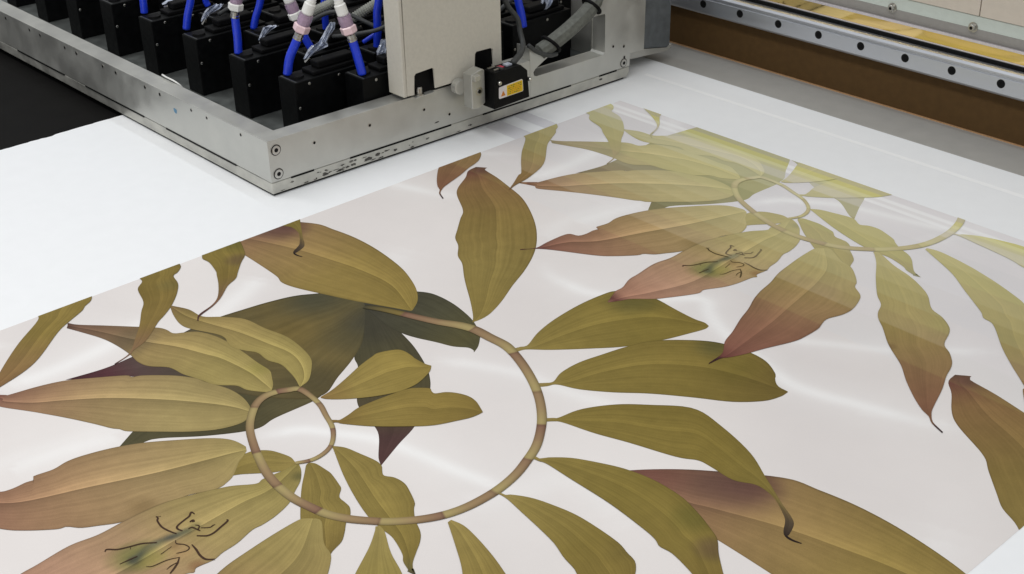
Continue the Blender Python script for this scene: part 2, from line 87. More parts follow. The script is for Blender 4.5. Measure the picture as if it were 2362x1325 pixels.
TUBES={'t1': [(-1.9613,1.383,0.15),(-1.9659,1.3779,0.1852),(-1.9705,1.3727,0.2184),(-1.9737,1.369,0.2365),(-1.9762,1.3662,0.2576),(-1.9817,1.3601,0.2819),(-1.9875,1.3536,0.3075),(-1.9908,1.3498,0.3391)],'t2': [(-2.0619,1.2852,0.15),(-2.0572,1.2906,0.1808),(-2.0492,1.2996,0.2054),(-2.044,1.3055,0.2208),(-2.0386,1.3115,0.2386),(-2.0328,1.3181,0.2562),(-2.026,1.3258,0.2737),(-2.0181,1.3347,0.3014),(-2.0123,1.3412,0.3367)],'t3': [(-2.2324,1.2867,0.15),(-2.2312,1.288,0.1787),(-2.2311,1.2882,0.2088),(-2.2309,1.2884,0.225),(-2.2291,1.2904,0.2402),(-2.2268,1.293,0.2553),(-2.2243,1.2959,0.2803),(-2.2223,1.2981,0.3051)],'t4': [(-2.3429,1.3922,0.15),(-2.3382,1.3975,0.1734),(-2.33,1.4067,0.2045),(-2.3236,1.414,0.253)],'t5': [(-2.441,1.2942,0.15),(-2.4366,1.2992,0.1789),(-2.4297,1.3069,0.2101),(-2.424,1.3134,0.2543)],'t6': [(-2.6037,1.2882,0.15),(-2.603,1.2889,0.1688),(-2.6024,1.2897,0.1874),(-2.5992,1.2932,0.2242)],'t7': [(-2.1379,1.3957,0.15),(-2.1454,1.3872,0.1729),(-2.1522,1.3796,0.2051),(-2.1589,1.372,0.2369),(-2.1612,1.3695,0.2522),(-2.1632,1.3671,0.2857)],'t8': [(-2.2305,1.4921,0.15),(-2.2302,1.4925,0.1752),(-2.23,1.4927,0.1976),(-2.2277,1.4952,0.2461)],'t9': [(-2.0642,1.4954,0.15),(-2.0621,1.4978,0.1847),(-2.061,1.499,0.2191),(-2.0585,1.5018,0.2377),(-2.0528,1.5082,0.2779)],'t10': [(-2.1093,1.4955,0.15),(-2.0963,1.5102,0.1627),(-2.0822,1.5261,0.1753),(-2.0769,1.5321,0.1804)],'t11': [(-1.9541,1.7802,0.15),(-1.9561,1.7779,0.1743),(-1.9603,1.7732,0.2055),(-1.9627,1.7705,0.2407)],'t12': [(-2.5476,1.4093,0.15),(-2.5501,1.4064,0.1634),(-2.5493,1.4073,0.201)],'c1': [(-2.2217,1.4357,0.19),(-2.2009,1.4593,0.205),(-2.1801,1.4827,0.22),(-2.1621,1.5031,0.2401)],'c2': [(-2.1843,1.5123,0.17),(-2.1661,1.5328,0.1871),(-2.1493,1.5517,0.2024),(-2.1362,1.5665,0.2142),(-2.1212,1.5834,0.2294)],'f1': [(-2.1088,1.3573,0.15),(-2.0979,1.3695,0.1659),(-2.0885,1.3802,0.1775),(-2.0849,1.3842,0.1825),(-2.0798,1.3899,0.1942),(-2.0735,1.397,0.2092),(-2.0702,1.4008,0.2208)],'f2': [(-2.2693,1.3601,0.15),(-2.2612,1.3692,0.1666),(-2.2548,1.3764,0.177),(-2.249,1.383,0.1785)],'f3': [(-2.4602,1.3432,0.15),(-2.4523,1.3522,0.1663),(-2.4417,1.3641,0.1787),(-2.4346,1.3721,0.1857)],'f4': [(-1.9874,1.4441,0.15),(-1.9826,1.4494,0.1702),(-1.9798,1.4526,0.1853),(-1.9804,1.4519,0.1955)],'f5': [(-1.9978,1.8657,0.15),(-1.9906,1.8738,0.1608),(-1.9869,1.878,0.1771)],'f6': [(-2.6292,1.349,0.15),(-2.615,1.3649,0.1552),(-2.602,1.3796,0.1623)]}

# ------------------------------------------------------------------ helpers
def lin(c):
    return tuple((x / 255 / 12.92) if x / 255 <= 0.04045 else ((x / 255 + 0.055) / 1.055) ** 2.4 for x in c[:3])

def mat(name, col, rough=0.5, metal=0.0, spec=0.5, noise=0.0, nscale=40.0, stretch=None, bump=0.0, trans=0.0, alpha=1.0, coat=0.0, rnoise=0.0):
    m = bpy.data.materials.new(name)
    m.use_nodes = True
    nt = m.node_tree
    b = nt.nodes['Principled BSDF']
    c = lin(col)
    b.inputs['Base Color'].default_value = (*c, 1)
    b.inputs['Roughness'].default_value = rough
    b.inputs['Metallic'].default_value = metal
    b.inputs['Specular IOR Level'].default_value = spec
    b.inputs['Transmission Weight'].default_value = trans
    b.inputs['Alpha'].default_value = alpha
    b.inputs['Coat Weight'].default_value = coat
    if noise or bump or rnoise:
        tc = nt.nodes.new('ShaderNodeTexCoord')
        mp = nt.nodes.new('ShaderNodeMapping')
        mp.inputs['Scale'].default_value = stretch or (1, 1, 1)
        nz = nt.nodes.new('ShaderNodeTexNoise')
        nz.inputs['Scale'].default_value = nscale
        nz.inputs['Detail'].default_value = 5
        nt.links.new(tc.outputs['Object'], mp.inputs['Vector'])
        nt.links.new(mp.outputs['Vector'], nz.inputs['Vector'])
        if noise:
            mr = nt.nodes.new('ShaderNodeMapRange')
            mr.inputs['From Min'].default_value = 0.3
            mr.inputs['From Max'].default_value = 0.7
            mr.inputs['To Min'].default_value = 1 - noise
            mr.inputs['To Max'].default_value = 1 + noise * 0.6
            nt.links.new(nz.outputs['Fac'], mr.inputs['Value'])
            vm = nt.nodes.new('ShaderNodeVectorMath')
            vm.operation = 'SCALE'
            vm.inputs[0].default_value = c
            nt.links.new(mr.outputs['Result'], vm.inputs['Scale'])
            nt.links.new(vm.outputs['Vector'], b.inputs['Base Color'])
        if rnoise:
            mr2 = nt.nodes.new('ShaderNodeMapRange')
            mr2.inputs['From Min'].default_value = 0.3
            mr2.inputs['From Max'].default_value = 0.7
            mr2.inputs['To Min'].default_value = max(0.02, rough - rnoise)
            mr2.inputs['To Max'].default_value = rough + rnoise
            nt.links.new(nz.outputs['Fac'], mr2.inputs['Value'])
            nt.links.new(mr2.outputs['Result'], b.inputs['Roughness'])
        if bump:
            bp = nt.nodes.new('ShaderNodeBump')
            bp.inputs['Strength'].default_value = bump
            bp.inputs['Distance'].default_value = 0.001
            nt.links.new(nz.outputs['Fac'], bp.inputs['Height'])
            nt.links.new(bp.outputs['Normal'], b.inputs['Normal'])
    return m

def link(name, me, material, parent=None, smooth=False):
    if isinstance(me, bmesh.types.BMesh):
        bm = me
        bmesh.ops.recalc_face_normals(bm, faces=bm.faces)
        me = bpy.data.meshes.new(name)
        bm.to_mesh(me)
        bm.free()
    if material is not None and not me.materials:
        me.materials.append(material)
    if smooth:
        for p in me.polygons:
            p.use_smooth = True
    o = bpy.data.objects.new(name, me)
    COL.objects.link(o)
    if parent is not None:
        o.parent = parent
    return o

def tag(o, label=None, cat=None, group=None, kind=None):
    if label: o['label'] = label
    if cat: o['category'] = cat
    if group: o['group'] = group
    if kind: o['kind'] = kind
    return o

def thing(name, label, cat, group=None, loc=(0, 0, 0)):
    o = bpy.data.objects.new(name, None)
    o.empty_display_size = 0.02
    COL.objects.link(o)
    o.location = loc
    return tag(o, label, cat, group)

def add_box(bm, x0, x1, y0, y1, z0, z1, bev=0.0):
    vs_ = [bm.verts.new((x, y, z)) for x in (x0, x1) for y in (y0, y1) for z in (z0, z1)]
    f = [(0, 1, 3, 2), (4, 6, 7, 5), (0, 4, 5, 1), (2, 3, 7, 6), (0, 2, 6, 4), (1, 5, 7, 3)]
    fs = [bm.faces.new([vs_[i] for i in q]) for q in f]
    if bev:
        es = list({e for q in fs for e in q.edges})
        bmesh.ops.bevel(bm, geom=es, offset=bev, segments=2, affect='EDGES', profile=0.5)

def box(x0, x1, y0, y1, z0, z1, bev=0.0):
    bm = bmesh.new()
    add_box(bm, x0, x1, y0, y1, z0, z1, bev)
    return bm

def prism(pts, fn0, fn1, bev=0.0):
    """polygon pts mapped through fn0 / fn1 to the two end caps"""
    bm = bmesh.new()
    a = [bm.verts.new(fn0(*p)) for p in pts]
    b = [bm.verts.new(fn1(*p)) for p in pts]
    n = len(pts)
    bm.faces.new(a)
    bm.faces.new(b[::-1])
    for i in range(n):
        bm.faces.new((a[i], b[i], b[(i + 1) % n], a[(i + 1) % n]))
    if bev:
        bmesh.ops.bevel(bm, geom=list(bm.edges), offset=bev, segments=2, affect='EDGES', profile=0.5)
    return bm

def frame_at(d):
    d = Vector(d).normalized()
    r = d.cross(Vector((0, 0, 1)) if abs(d.z) < 0.9 else Vector((1, 0, 0))).normalized()
    return r, d.cross(r).normalized(), d

def lathe(origin, axis, prof, n=16, phase=0.0):
    """prof: list of (distance along axis, radius)"""
    bm = bmesh.new()
    r, u, d = frame_at(axis)
    o = Vector(origin)
    rings = []
    for t, rad in prof:
        rings.append([bm.verts.new(o + d * t + (r * math.cos(phase + 2 * math.pi * i / n) + u * math.sin(phase + 2 * math.pi * i / n)) * max(rad, 1e-5)) for i in range(n)])
    for a, b in zip(rings, rings[1:]):
        for i in range(n):
            bm.faces.new((a[i], a[(i + 1) % n], b[(i + 1) % n], b[i]))
    bm.faces.new(rings[0][::-1])
    bm.faces.new(rings[-1])
    return bm

def catmull(P, sub=6):
    P = [np.array(p, float) for p in P]
    out = []
    n = len(P)
    for i in range(n - 1):
        p0 = P[i - 1] if i else 2 * P[0] - P[1]
        p1, p2 = P[i], P[i + 1]
        p3 = P[i + 2] if i + 2 < n else 2 * P[-1] - P[-2]
        for k in range(sub):
            t = k / sub
            out.append(0.5 * (2 * p1 + (p2 - p0) * t + (2 * p0 - 5 * p1 + 4 * p2 - p3) * t * t + (3 * p1 - p0 - 3 * p2 + p3) * t ** 3))
    out.append(P[-1])
    return np.array(out)

def resample(P, n):
    d = np.r_[0, np.cumsum(np.linalg.norm(np.diff(P, axis=0), axis=1))]
    t = np.linspace(0, d[-1], n)
    return np.stack([np.interp(t, d, P[:, k]) for k in range(P.shape[1])], 1)

def tube_bm(path, rad, n=12, rib=0.0, ribn=0):
    P = resample(catmull(path, 8), max(8, len(path) * 8 if not ribn else ribn * 4))
    bm = bmesh.new()
    prev = None
    N = len(P)
    ref = None
    for i in range(N):
        d = Vector(P[min(i + 1, N - 1)] - P[max(i - 1, 0)]).normalized()
        if ref is None:
            ref = frame_at(d)[0]
        ref = (ref - d * ref.dot(d)).normalized()
        u = d.cross(ref)
        rr = rad(i / (N - 1)) if callable(rad) else rad
        if ribn:
            rr += rib * (1 if (i % 4) < 2 else -1)
        ring = [bm.verts.new(Vector(P[i]) + (ref * math.cos(2 * math.pi * k / n) + u * math.sin(2 * math.pi * k / n)) * rr) for k in range(n)]
        if prev:
            for k in range(n):
                bm.faces.new((prev[k], prev[(k + 1) % n], ring[(k + 1) % n], ring[k]))
        else:
            bm.faces.new(ring[::-1])
        prev = ring
    bm.faces.new(prev)
    return bm

# ------------------------------------------------------------------ materials
M_ALU = mat('brushed_aluminium', (196, 196, 190), 0.42, 0.7, noise=0.12, nscale=16, stretch=(1, 1, 1), rnoise=0.10)
M_ALU_STRIP = mat('worn_aluminium_strip', (196, 195, 187), 0.45, 0.7, noise=0.24, nscale=26, rnoise=0.12)
M_STEEL = mat('polished_rail_steel', (196, 199, 205), 0.32, 0.85, noise=0.06, nscale=8, stretch=(0.4, 6, 6), rnoise=0.05)
M_SCREW = mat('screw_steel', (190, 188, 182), 0.28, 1.0, noise=0.1, nscale=300)
M_DARKHOLE = mat('socket_black', (14, 14, 14), 0.6, 0.0, 0.2, noise=0.2, nscale=200)
M_BEIGE = mat('beige_powder_coat', (202, 198, 186), 0.55, 0.0, 0.3, noise=0.05, nscale=160, bump=0.15)
M_COVER = mat('cream_beam_cover', (206, 196, 182), 0.5, 0.0, 0.35, noise=0.04, nscale=60, bump=0.08)
M_PALE = mat('pale_green_beam_edge', (200, 208, 200), 0.45, 0.0, 0.4, noise=0.04, nscale=60)
M_BEAM = mat('grey_beam_paint', (150, 147, 142), 0.5, 0.0, 0.35, noise=0.05, nscale=90, bump=0.08)
M_BLACK = mat('black_moulding', (8, 9, 10), 0.5, 0.0, 0.15, noise=0.35, nscale=70, bump=0.1, rnoise=0.1)
M_BLACK2 = mat('black_rubber', (10, 10, 11), 0.6, 0.0, 0.15, noise=0.25, nscale=90)
M_BASE = mat('grey_base_plate', (128, 132, 130), 0.5, 0.8, noise=0.14, nscale=30, rnoise=0.1)
M_BLUE = mat('blue_polyurethane_hose', (30, 62, 214), 0.32, 0.0, 0.5, noise=0.12, nscale=120, coat=0.2)
M_WHITE = mat('white_plastic', (236, 236, 232), 0.4, 0.0, 0.4, noise=0.04, nscale=150)
M_PINK = mat('pink_tinted_plastic', (238, 208, 214), 0.3, 0.0, 0.5, noise=0.06, nscale=150, coat=0.3)
M_CLEAR = mat('lilac_clear_plastic', (206, 184, 210), 0.15, 0.0, 0.5, noise=0.05, nscale=120, trans=0.55)
M_FOIL = mat('crinkled_silver_film', (206, 214, 230), 0.3, 0.25, 0.6, noise=0.3, nscale=110, bump=0.5)
M_GREYHOSE = mat('grey_corrugated_conduit', (150, 152, 144), 0.5, 0.0, 0.4, noise=0.2, nscale=90)
M_SLEEVE = mat('grey_braided_sleeve', (100, 102, 96), 0.55, 0.0, 0.3, noise=0.25, nscale=140, bump=0.3)
M_CABLE = mat('dark_grey_cable', (62, 64, 64), 0.5, 0.0, 0.4, noise=0.2, nscale=120)
M_YELLOW = mat('yellow_label', (226, 192, 22), 0.5, 0.0, 0.3, noise=0.08, nscale=200)
M_LABELW = mat('white_label', (226, 222, 222), 0.5, 0.0, 0.3, noise=0.05, nscale=200)
M_RED = mat('red_mark', (190, 60, 80), 0.5, 0.0, 0.3, noise=0.1, nscale=200)
M_ORANGE = mat('orange_warning', (206, 130, 50), 0.5, 0.0, 0.3, noise=0.1, nscale=200)
M_BROWN = mat('brown_skirt_board', (90, 67, 38), 0.75, 0.0, 0.2, noise=0.10, nscale=60, bump=0.1)
M_BROWN_EDGE = mat('pale_board_edge', (190, 150, 110), 0.7, 0.0, 0.2, noise=0.1, nscale=60)
M_TABLE = mat('grey_table_sheet', (170, 168, 163), 0.6, 0.0, 0.3, noise=0.05, nscale=25, bump=0.05)
M_MAT = mat('black_vacuum_mat', (15, 14, 13), 0.7, 0.0, 0.12, noise=0.35, nscale=9)
M_GOLD = mat('gold_mirror_strip', (252, 222, 150), 0.04, 1.0, noise=0.07, nscale=4, stretch=(3, 20, 60), rnoise=0.03)
M_GOLD_EDGE = mat('gold_strip_edge', (226, 220, 226), 0.25, 0.6, noise=0.05, nscale=60)
M_BLOCK = mat('cast_block', (120, 126, 130), 0.5, 0.6, noise=0.2, nscale=50)
M_STAIN = mat('blue_ink_smudge', (96, 140, 168), 0.6, 0.0, 0.3, noise=0.2, nscale=200)
M_GRIME2 = mat('grey_wiped_ink', (116, 114, 108), 0.6, 0.2, 0.3, noise=0.3, nscale=160)
M_GRIME = mat('dark_ink_grime', (78, 76, 72), 0.7, 0.0, 0.3, noise=0.4, nscale=120)

# print inks: colour attribute 'ink' laid down in passes; the last passes near the print front have less ink
COVER = [(0.0, (1, 1, 1)), (1.455, (0.96, 0.96, 0.99)), (1.525, (0.86, 0.88, 0.93)), (1.56, (0.82, 0.84, 0.92)), (1.595, (0.78, 0.79, 0.89)), (1.635, (0.72, 0.74, 0.86)),
         (1.67, (0.68, 0.70, 0.83)), (1.708, (0.64, 0.65, 0.82)), (1.745, (0.58, 0.60, 0.79)), (1.785, (0.51, 0.52, 0.71)), (1.825, (0.40, 0.42, 0.55)),
         (1.853, (0.42, 0.44, 0.65)), (1.863, (0.33, 0.35, 0.65)), (1.874, (0.42, 0.44, 0.77)), (1.889, (0.53, 0.54, 0.71))]
Y_FRONT = 1.903
COVER_GROUND = [(0.0, (1, 1, 1)), (1.45, (1.04, .98, .95)), (1.525, (.98, .95, .90)), (1.595, (1.06, .98, .9)), (1.67, (.98, .90, .80)), (1.745, (1.06, .96, .86)), (1.785, (.96, .9, .8)), (1.82, (1.05, .95, .85)),
                (1.853, (.25, .25, .25)), (1.863, (.75, .7, .65)), (1.873, (.2, .2, .2)), (1.884, (.85, .8, .7)), (1.897, (.9, .85, .75))]
def ink_material(name, leaf=True, ground=False):
    m = bpy.data.materials.new(name)
    m.use_nodes = True
    nt = m.node_tree
    N, L = nt.nodes, nt.links
    b = N['Principled BSDF']
    b.inputs['Roughness'].default_value = 0.6
    b.inputs['Specular IOR Level'].default_value = 0.06
    at = N.new('ShaderNodeAttribute')
    at.attribute_name = 'ink'
    col = at.outputs['Color']
    def scale(c, f):
        v = N.new('ShaderNodeVectorMath'); v.operation = 'SCALE'
        L.new(c, v.inputs[0]); L.new(f, v.inputs['Scale'])
        return v.outputs['Vector']
    def math_(op, a, b_=None, c_=None):
        n = N.new('ShaderNodeMath'); n.operation = op
        for i, q in enumerate((a, b_, c_)):
            if q is None: continue
            if isinstance(q, (int, float)): n.inputs[i].default_value = q
            else: L.new(q, n.inputs[i])
        return n.outputs[0]
    geo = N.new('ShaderNodeNewGeometry')
    if leaf:
        uv = N.new('ShaderNodeUVMap')
        mp = N.new('ShaderNodeMapping')
        mp.inputs['Scale'].default_value = (2.2, 26, 1)
        nz = N.new('ShaderNodeTexNoise'); nz.inputs['Scale'].default_value = 1.0; nz.inputs['Detail'].default_value = 4
        L.new(uv.outputs['UV'], mp.inputs['Vector'])
        pv = N.new('ShaderNodeVectorMath'); pv.operation = 'ADD'
        L.new(mp.outputs['Vector'], pv.inputs[0])
        L.new(geo.outputs['Position'], pv.inputs[1])
        L.new(pv.outputs['Vector'], nz.inputs['Vector'])
        mr = N.new('ShaderNodeMapRange')
        mr.inputs['From Min'].default_value = 0.25; mr.inputs['From Max'].default_value = 0.75
        mr.inputs['To Min'].default_value = 0.88; mr.inputs['To Max'].default_value = 1.12
        L.new(nz.outputs['Fac'], mr.inputs['Value'])
        sep = N.new('ShaderNodeSeparateXYZ')
        L.new(uv.outputs['UV'], sep.inputs[0])
        rp = N.new('ShaderNodeValToRGB')
        e = rp.color_ramp.elements
        st = [(0, .49), (.012, .50), (.18, .505), (.30, .49), (.42, .46), (.485, .415), (.496, .38), (.504, .70), (.535, .635), (.62, .575), (.75, .52), (.88, .485), (1, .47)]
        while len(e) < len(st): e.new(0.5)
        for q, (p, v) in zip(e, st):
            q.position = p; q.color = (v, v, v, 1)
        L.new(sep.outputs['Y'], rp.inputs['Fac'])
        r2 = math_('MULTIPLY_ADD', rp.outputs['Color'], 2.0, -1.0)
        fold = math_('MULTIPLY_ADD', r2, math_('MULTIPLY', at.outputs['Alpha'], 2.1), 1.0)
        er = N.new('ShaderNodeValToRGB')
        ee = er.color_ramp.elements
        es_ = [(0, .70), (.010, .92), (.03, 1.0), (.975, 1.0), (.990, .86), (1, .55)]
        while len(ee) < len(es_): ee.new(0.5)
        for q, (p, v) in zip(ee, es_):
            q.position = p; q.color = (v, v, v, 1)
        L.new(sep.outputs['Y'], er.inputs['Fac'])
        col = scale(col, er.outputs['Color'])
        col = scale(col, math_('MULTIPLY', fold, mr.outputs['Result']))
    # blotchy ink lay-down, fine
    n2 = N.new('ShaderNodeTexNoise'); n2.inputs['Scale'].default_value = 45 if leaf else 14; n2.inputs['Detail'].default_value = 6
    L.new(geo.outputs['Position'], n2.inputs['Vector'])
    m2 = N.new('ShaderNodeMapRange')
    m2.inputs['From Min'].default_value = 0.3; m2.inputs['From Max'].default_value = 0.7
    a_ = 0.06 if leaf else 0.012
    m2.inputs['To Min'].default_value = 1 - a_; m2.inputs['To Max'].default_value = 1 + a_
    L.new(n2.outputs['Fac'], m2.inputs['Value'])
    col = scale(col, m2.outputs['Result'])
    n3 = N.new('ShaderNodeTexNoise'); n3.inputs['Scale'].default_value = 900; n3.inputs['Detail'].default_value = 2
    L.new(geo.outputs['Position'], n3.inputs['Vector'])
    m3 = N.new('ShaderNodeMapRange')
    m3.inputs['From Min'].default_value = 0.3; m3.inputs['From Max'].default_value = 0.7
    a_ = 0.06 if leaf else 0.015
    m3.inputs['To Min'].default_value = 1 - a_; m3.inputs['To Max'].default_value = 1 + a_
    L.new(n3.outputs['Fac'], m3.inputs['Value'])
    col = scale(col, m3.outputs['Result'])
    # passes
    sp = N.new('ShaderNodeSeparateXYZ')
    L.new(geo.outputs['Position'], sp.inputs[0])
    yy = math_('DIVIDE', math_('SUBTRACT', sp.outputs['Y'], 1.4), 0.52)
    cr = N.new('ShaderNodeValToRGB')
    cr.color_ramp.interpolation = 'LINEAR'
    e = cr.color_ramp.elements
    stops = []
    cover = COVER_GROUND if ground else COVER
    for i, (y, c) in enumerate(cover):
        p = max(0, (y - 1.4) / 0.52)
        if i: stops.append((p, c))
        if i + 1 < len(cover): stops.append((max(0, (cover[i + 1][0] - 1.4) / 0.52 - 0.006), c))
    while len(e) < len(stops): e.new(0.5)
    for q, (p, c) in zip(e, sorted(stops)):
        q.position = p; q.color = (*c, 1)
    L.new(yy, cr.inputs['Fac'])
    inv = N.new('ShaderNodeVectorMath'); inv.operation = 'SUBTRACT'; inv.inputs[0].default_value = (0.9, 0.905, 0.91)
    L.new(col, inv.inputs[1])
    mu = N.new('ShaderNodeVectorMath'); mu.operation = 'MULTIPLY'
    L.new(inv.outputs['Vector'], mu.inputs[0]); L.new(cr.outputs['Color'], mu.inputs[1])
    o2 = N.new('ShaderNodeVectorMath'); o2.operation = 'SUBTRACT'; o2.inputs[0].default_value = (0.9, 0.905, 0.91)
    L.new(mu.outputs['Vector'], o2.inputs[1])
    mx = N.new('ShaderNodeVectorMath'); mx.operation = 'MAXIMUM'; mx.inputs[1].default_value = (0.002, 0.002, 0.002)
    L.new(o2.outputs['Vector'], mx.inputs[0])
    L.new(mx.outputs['Vector'], b.inputs['Base Color'])
    return m
M_INK = ink_material('leaf_inks', True)
M_INKLINE = ink_material('line_inks', False)
M_INKBG = ink_material('veil_inks', False, True)
M_BOARD = mat('white_foam_board', (240, 242, 244), 0.6, 0.0, 0.15, noise=0.012, nscale=30)

# ------------------------------------------------------------------ table
X_L, X_R, Y_F = -2.466, -0.12, 2.132        # board left end, right end, far edge
TZ = -0.008
bm = bmesh.new()
add_box(bm, -2.40, 0.6, -0.9, 2.268, TZ - 0.03, TZ)
tag(link('table', bm, M_TABLE), 'pale grey printer table top showing beyond the white board', 'table', kind='structure')
tag(link('table_mat', box(-4.6, -2.404, -0.9, 2.268, TZ - 0.03, TZ - 0.001), M_MAT), kind='structure')

# ------------------------------------------------------------------ board with its print
board = thing('printed_board', 'white rigid board half covered with an olive spiral leaf print', 'printed board')
edge = []
y = Y_F
while y > -0.72:
    edge.append((X_L + random.uniform(-0.0012, 0.0012) + (0.003 if random.random() < 0.06 else 0), y))
    y -= random.uniform(0.006, 0.016)
poly = [(X_R, -0.72), (X_R, Y_F)] + edge + [(X_L, -0.72)]
link('board_core', prism(poly, lambda x, y: (x, y, 0.0), lambda x, y: (x, y, TZ + 0.0006)), M_BOARD, board)

X_P0, X_P1, Y_P0 = -1.799, -0.5315, -0.45   # printed rectangle
GX, GY = 170, 310
xs = np.linspace(X_P0, X_P1, GX)
ys = np.linspace(Y_P0, Y_FRONT, GY)
XX, YY = np.meshgrid(xs, ys, indexing='ij')
base = np.array(lin((231, 226, 223)))
white = np.array(lin((243, 243, 242)))
g = np.zeros_like(XX)
for path, w, a in SWIRLS:
    P = catmull([(p[0] / 1e4, p[1] / 1e4) for p in path], 5)
    best = np.full(XX.shape, 9.0)
    fade = np.ones(XX.shape)
    for dx in (-1, 0, 1):
        for dy in (-2, -1, 0, 1):
            for i in range(len(P) - 1):
                p, q = P[i] + (dx * TILE, dy * TILE), P[i + 1] + (dx * TILE, dy * TILE)
                if max(p[0], q[0]) < X_P0 - .1 or min(p[0], q[0]) > X_P1 + .1: continue
                d = q - p
                t = np.clip(((XX - p[0]) * d[0] + (YY - p[1]) * d[1]) / (d @ d + 1e-12), 0, 1)
                dist = np.hypot(XX - p[0] - t * d[0], YY - p[1] - t * d[1])
                k = (i + 0.5) / (len(P) - 1)
                up = dist < best
                fade = np.where(up, min(1, 6 * k, 6 * (1 - k)), fade)
                best = np.where(up, dist, best)
    g = np.maximum(g, a * fade * (0.58 * np.exp(-(best / (w * .85)) ** 2) + 0.22 * np.exp(-(best / (w * 3.5)) ** 2)))
ph = 2 * math.pi / TILE
low = 0.5 + 0.22 * np.sin(ph * (XX + 0.1)) * np.cos(ph * YY + 1.0) + 0.15 * np.sin(ph * (XX - YY) + 2) + 0.1 * np.sin(2 * ph * (XX + YY))
tint = np.array(lin((213, 207, 205)))
cbg = base * low[..., None] + tint * (1 - low[..., None]) * 0.98
cbg = cbg * (1 - 0.0)
cbg = cbg + (white - cbg) * np.clip(g, 0, 1)[..., None]
Z0 = 0.0002
me = bpy.data.meshes.new('print_background')
verts = np.stack([XX.ravel(), YY.ravel(), np.full(XX.size, Z0)], 1)
idx = np.arange(GX * GY).reshape(GX, GY)
faces = np.stack([idx[:-1, :-1].ravel(), idx[1:, :-1].ravel(), idx[1:, 1:].ravel(), idx[:-1, 1:].ravel()], 1)
me.from_pydata(verts.tolist(), [], faces.tolist())
ca = me.color_attributes.new('ink', 'FLOAT_COLOR', 'POINT')
ca.data.foreach_set('color', np.c_[cbg.reshape(-1, 3), np.zeros(XX.size)].astype(np.float32).ravel())
me.materials.append(M_INKBG)
pbg = link('print_background', me, None, board)
tag(pbg, 'pale pinkish printed ground with soft white swirls')

def clip_mesh(bm):
    for co, no in (((X_P0, 0, 0), (-1, 0, 0)), ((X_P1, 0, 0), (1, 0, 0)), ((0, Y_FRONT, 0), (0, 1, 0)), ((0, Y_P0, 0), (0, -1, 0))):
        gm = list(bm.verts) + list(bm.edges) + list(bm.faces)
        bmesh.ops.bisect_plane(bm, geom=gm, dist=1e-7, plane_co=co, plane_no=no, clear_outer=True)
    return bm

OFFS = [(0, 0), (0, 1), (-1, 0), (-1, 1), (1, 0), (1, 1), (0, -1), (1, -1), (-1, -1)]
def place_print(name, V, F, C, UVc, z, material, lab=None):
    """V (n,2), F faces, C (n,4) colours, UVc (n,2): instanced on the tile grid, cut to the printed rectangle"""
    for dx, dy in OFFS:
        v = V + np.array((dx, dy)) * TILE
        if v[:, 0].max() < X_P0 or v[:, 0].min() > X_P1 or v[:, 1].min() > Y_FRONT or v[:, 1].max() < Y_P0:
            continue
        me = bpy.data.meshes.new(name)
        me.from_pydata(np.c_[v, np.full(len(v), z)].tolist(), [], F)
        ca = me.color_attributes.new('ink', 'FLOAT_COLOR', 'POINT')
        ca.data.foreach_set('color', C.astype(np.float32).ravel())
        ul = me.uv_layers.new(name='UVMap')
        li = np.empty(len(me.loops), dtype=np.int32)
        me.loops.foreach_get('vertex_index', li)
        ul.data.foreach_set('uv', UVc[li].astype(np.float32).ravel())
        if v[:, 0].min() < X_P0 or v[:, 0].max() > X_P1 or v[:, 1].max() > Y_FRONT or v[:, 1].min() < Y_P0:
            bm = bmesh.new(); bm.from_mesh(me); clip_mesh(bm)
            if not bm.faces:
                bm.free(); continue
            bm.to_mesh(me); bm.free()
        me.materials.append(material)
        o = link(name, me, None, pbg)
        if lab: o['label'] = lab

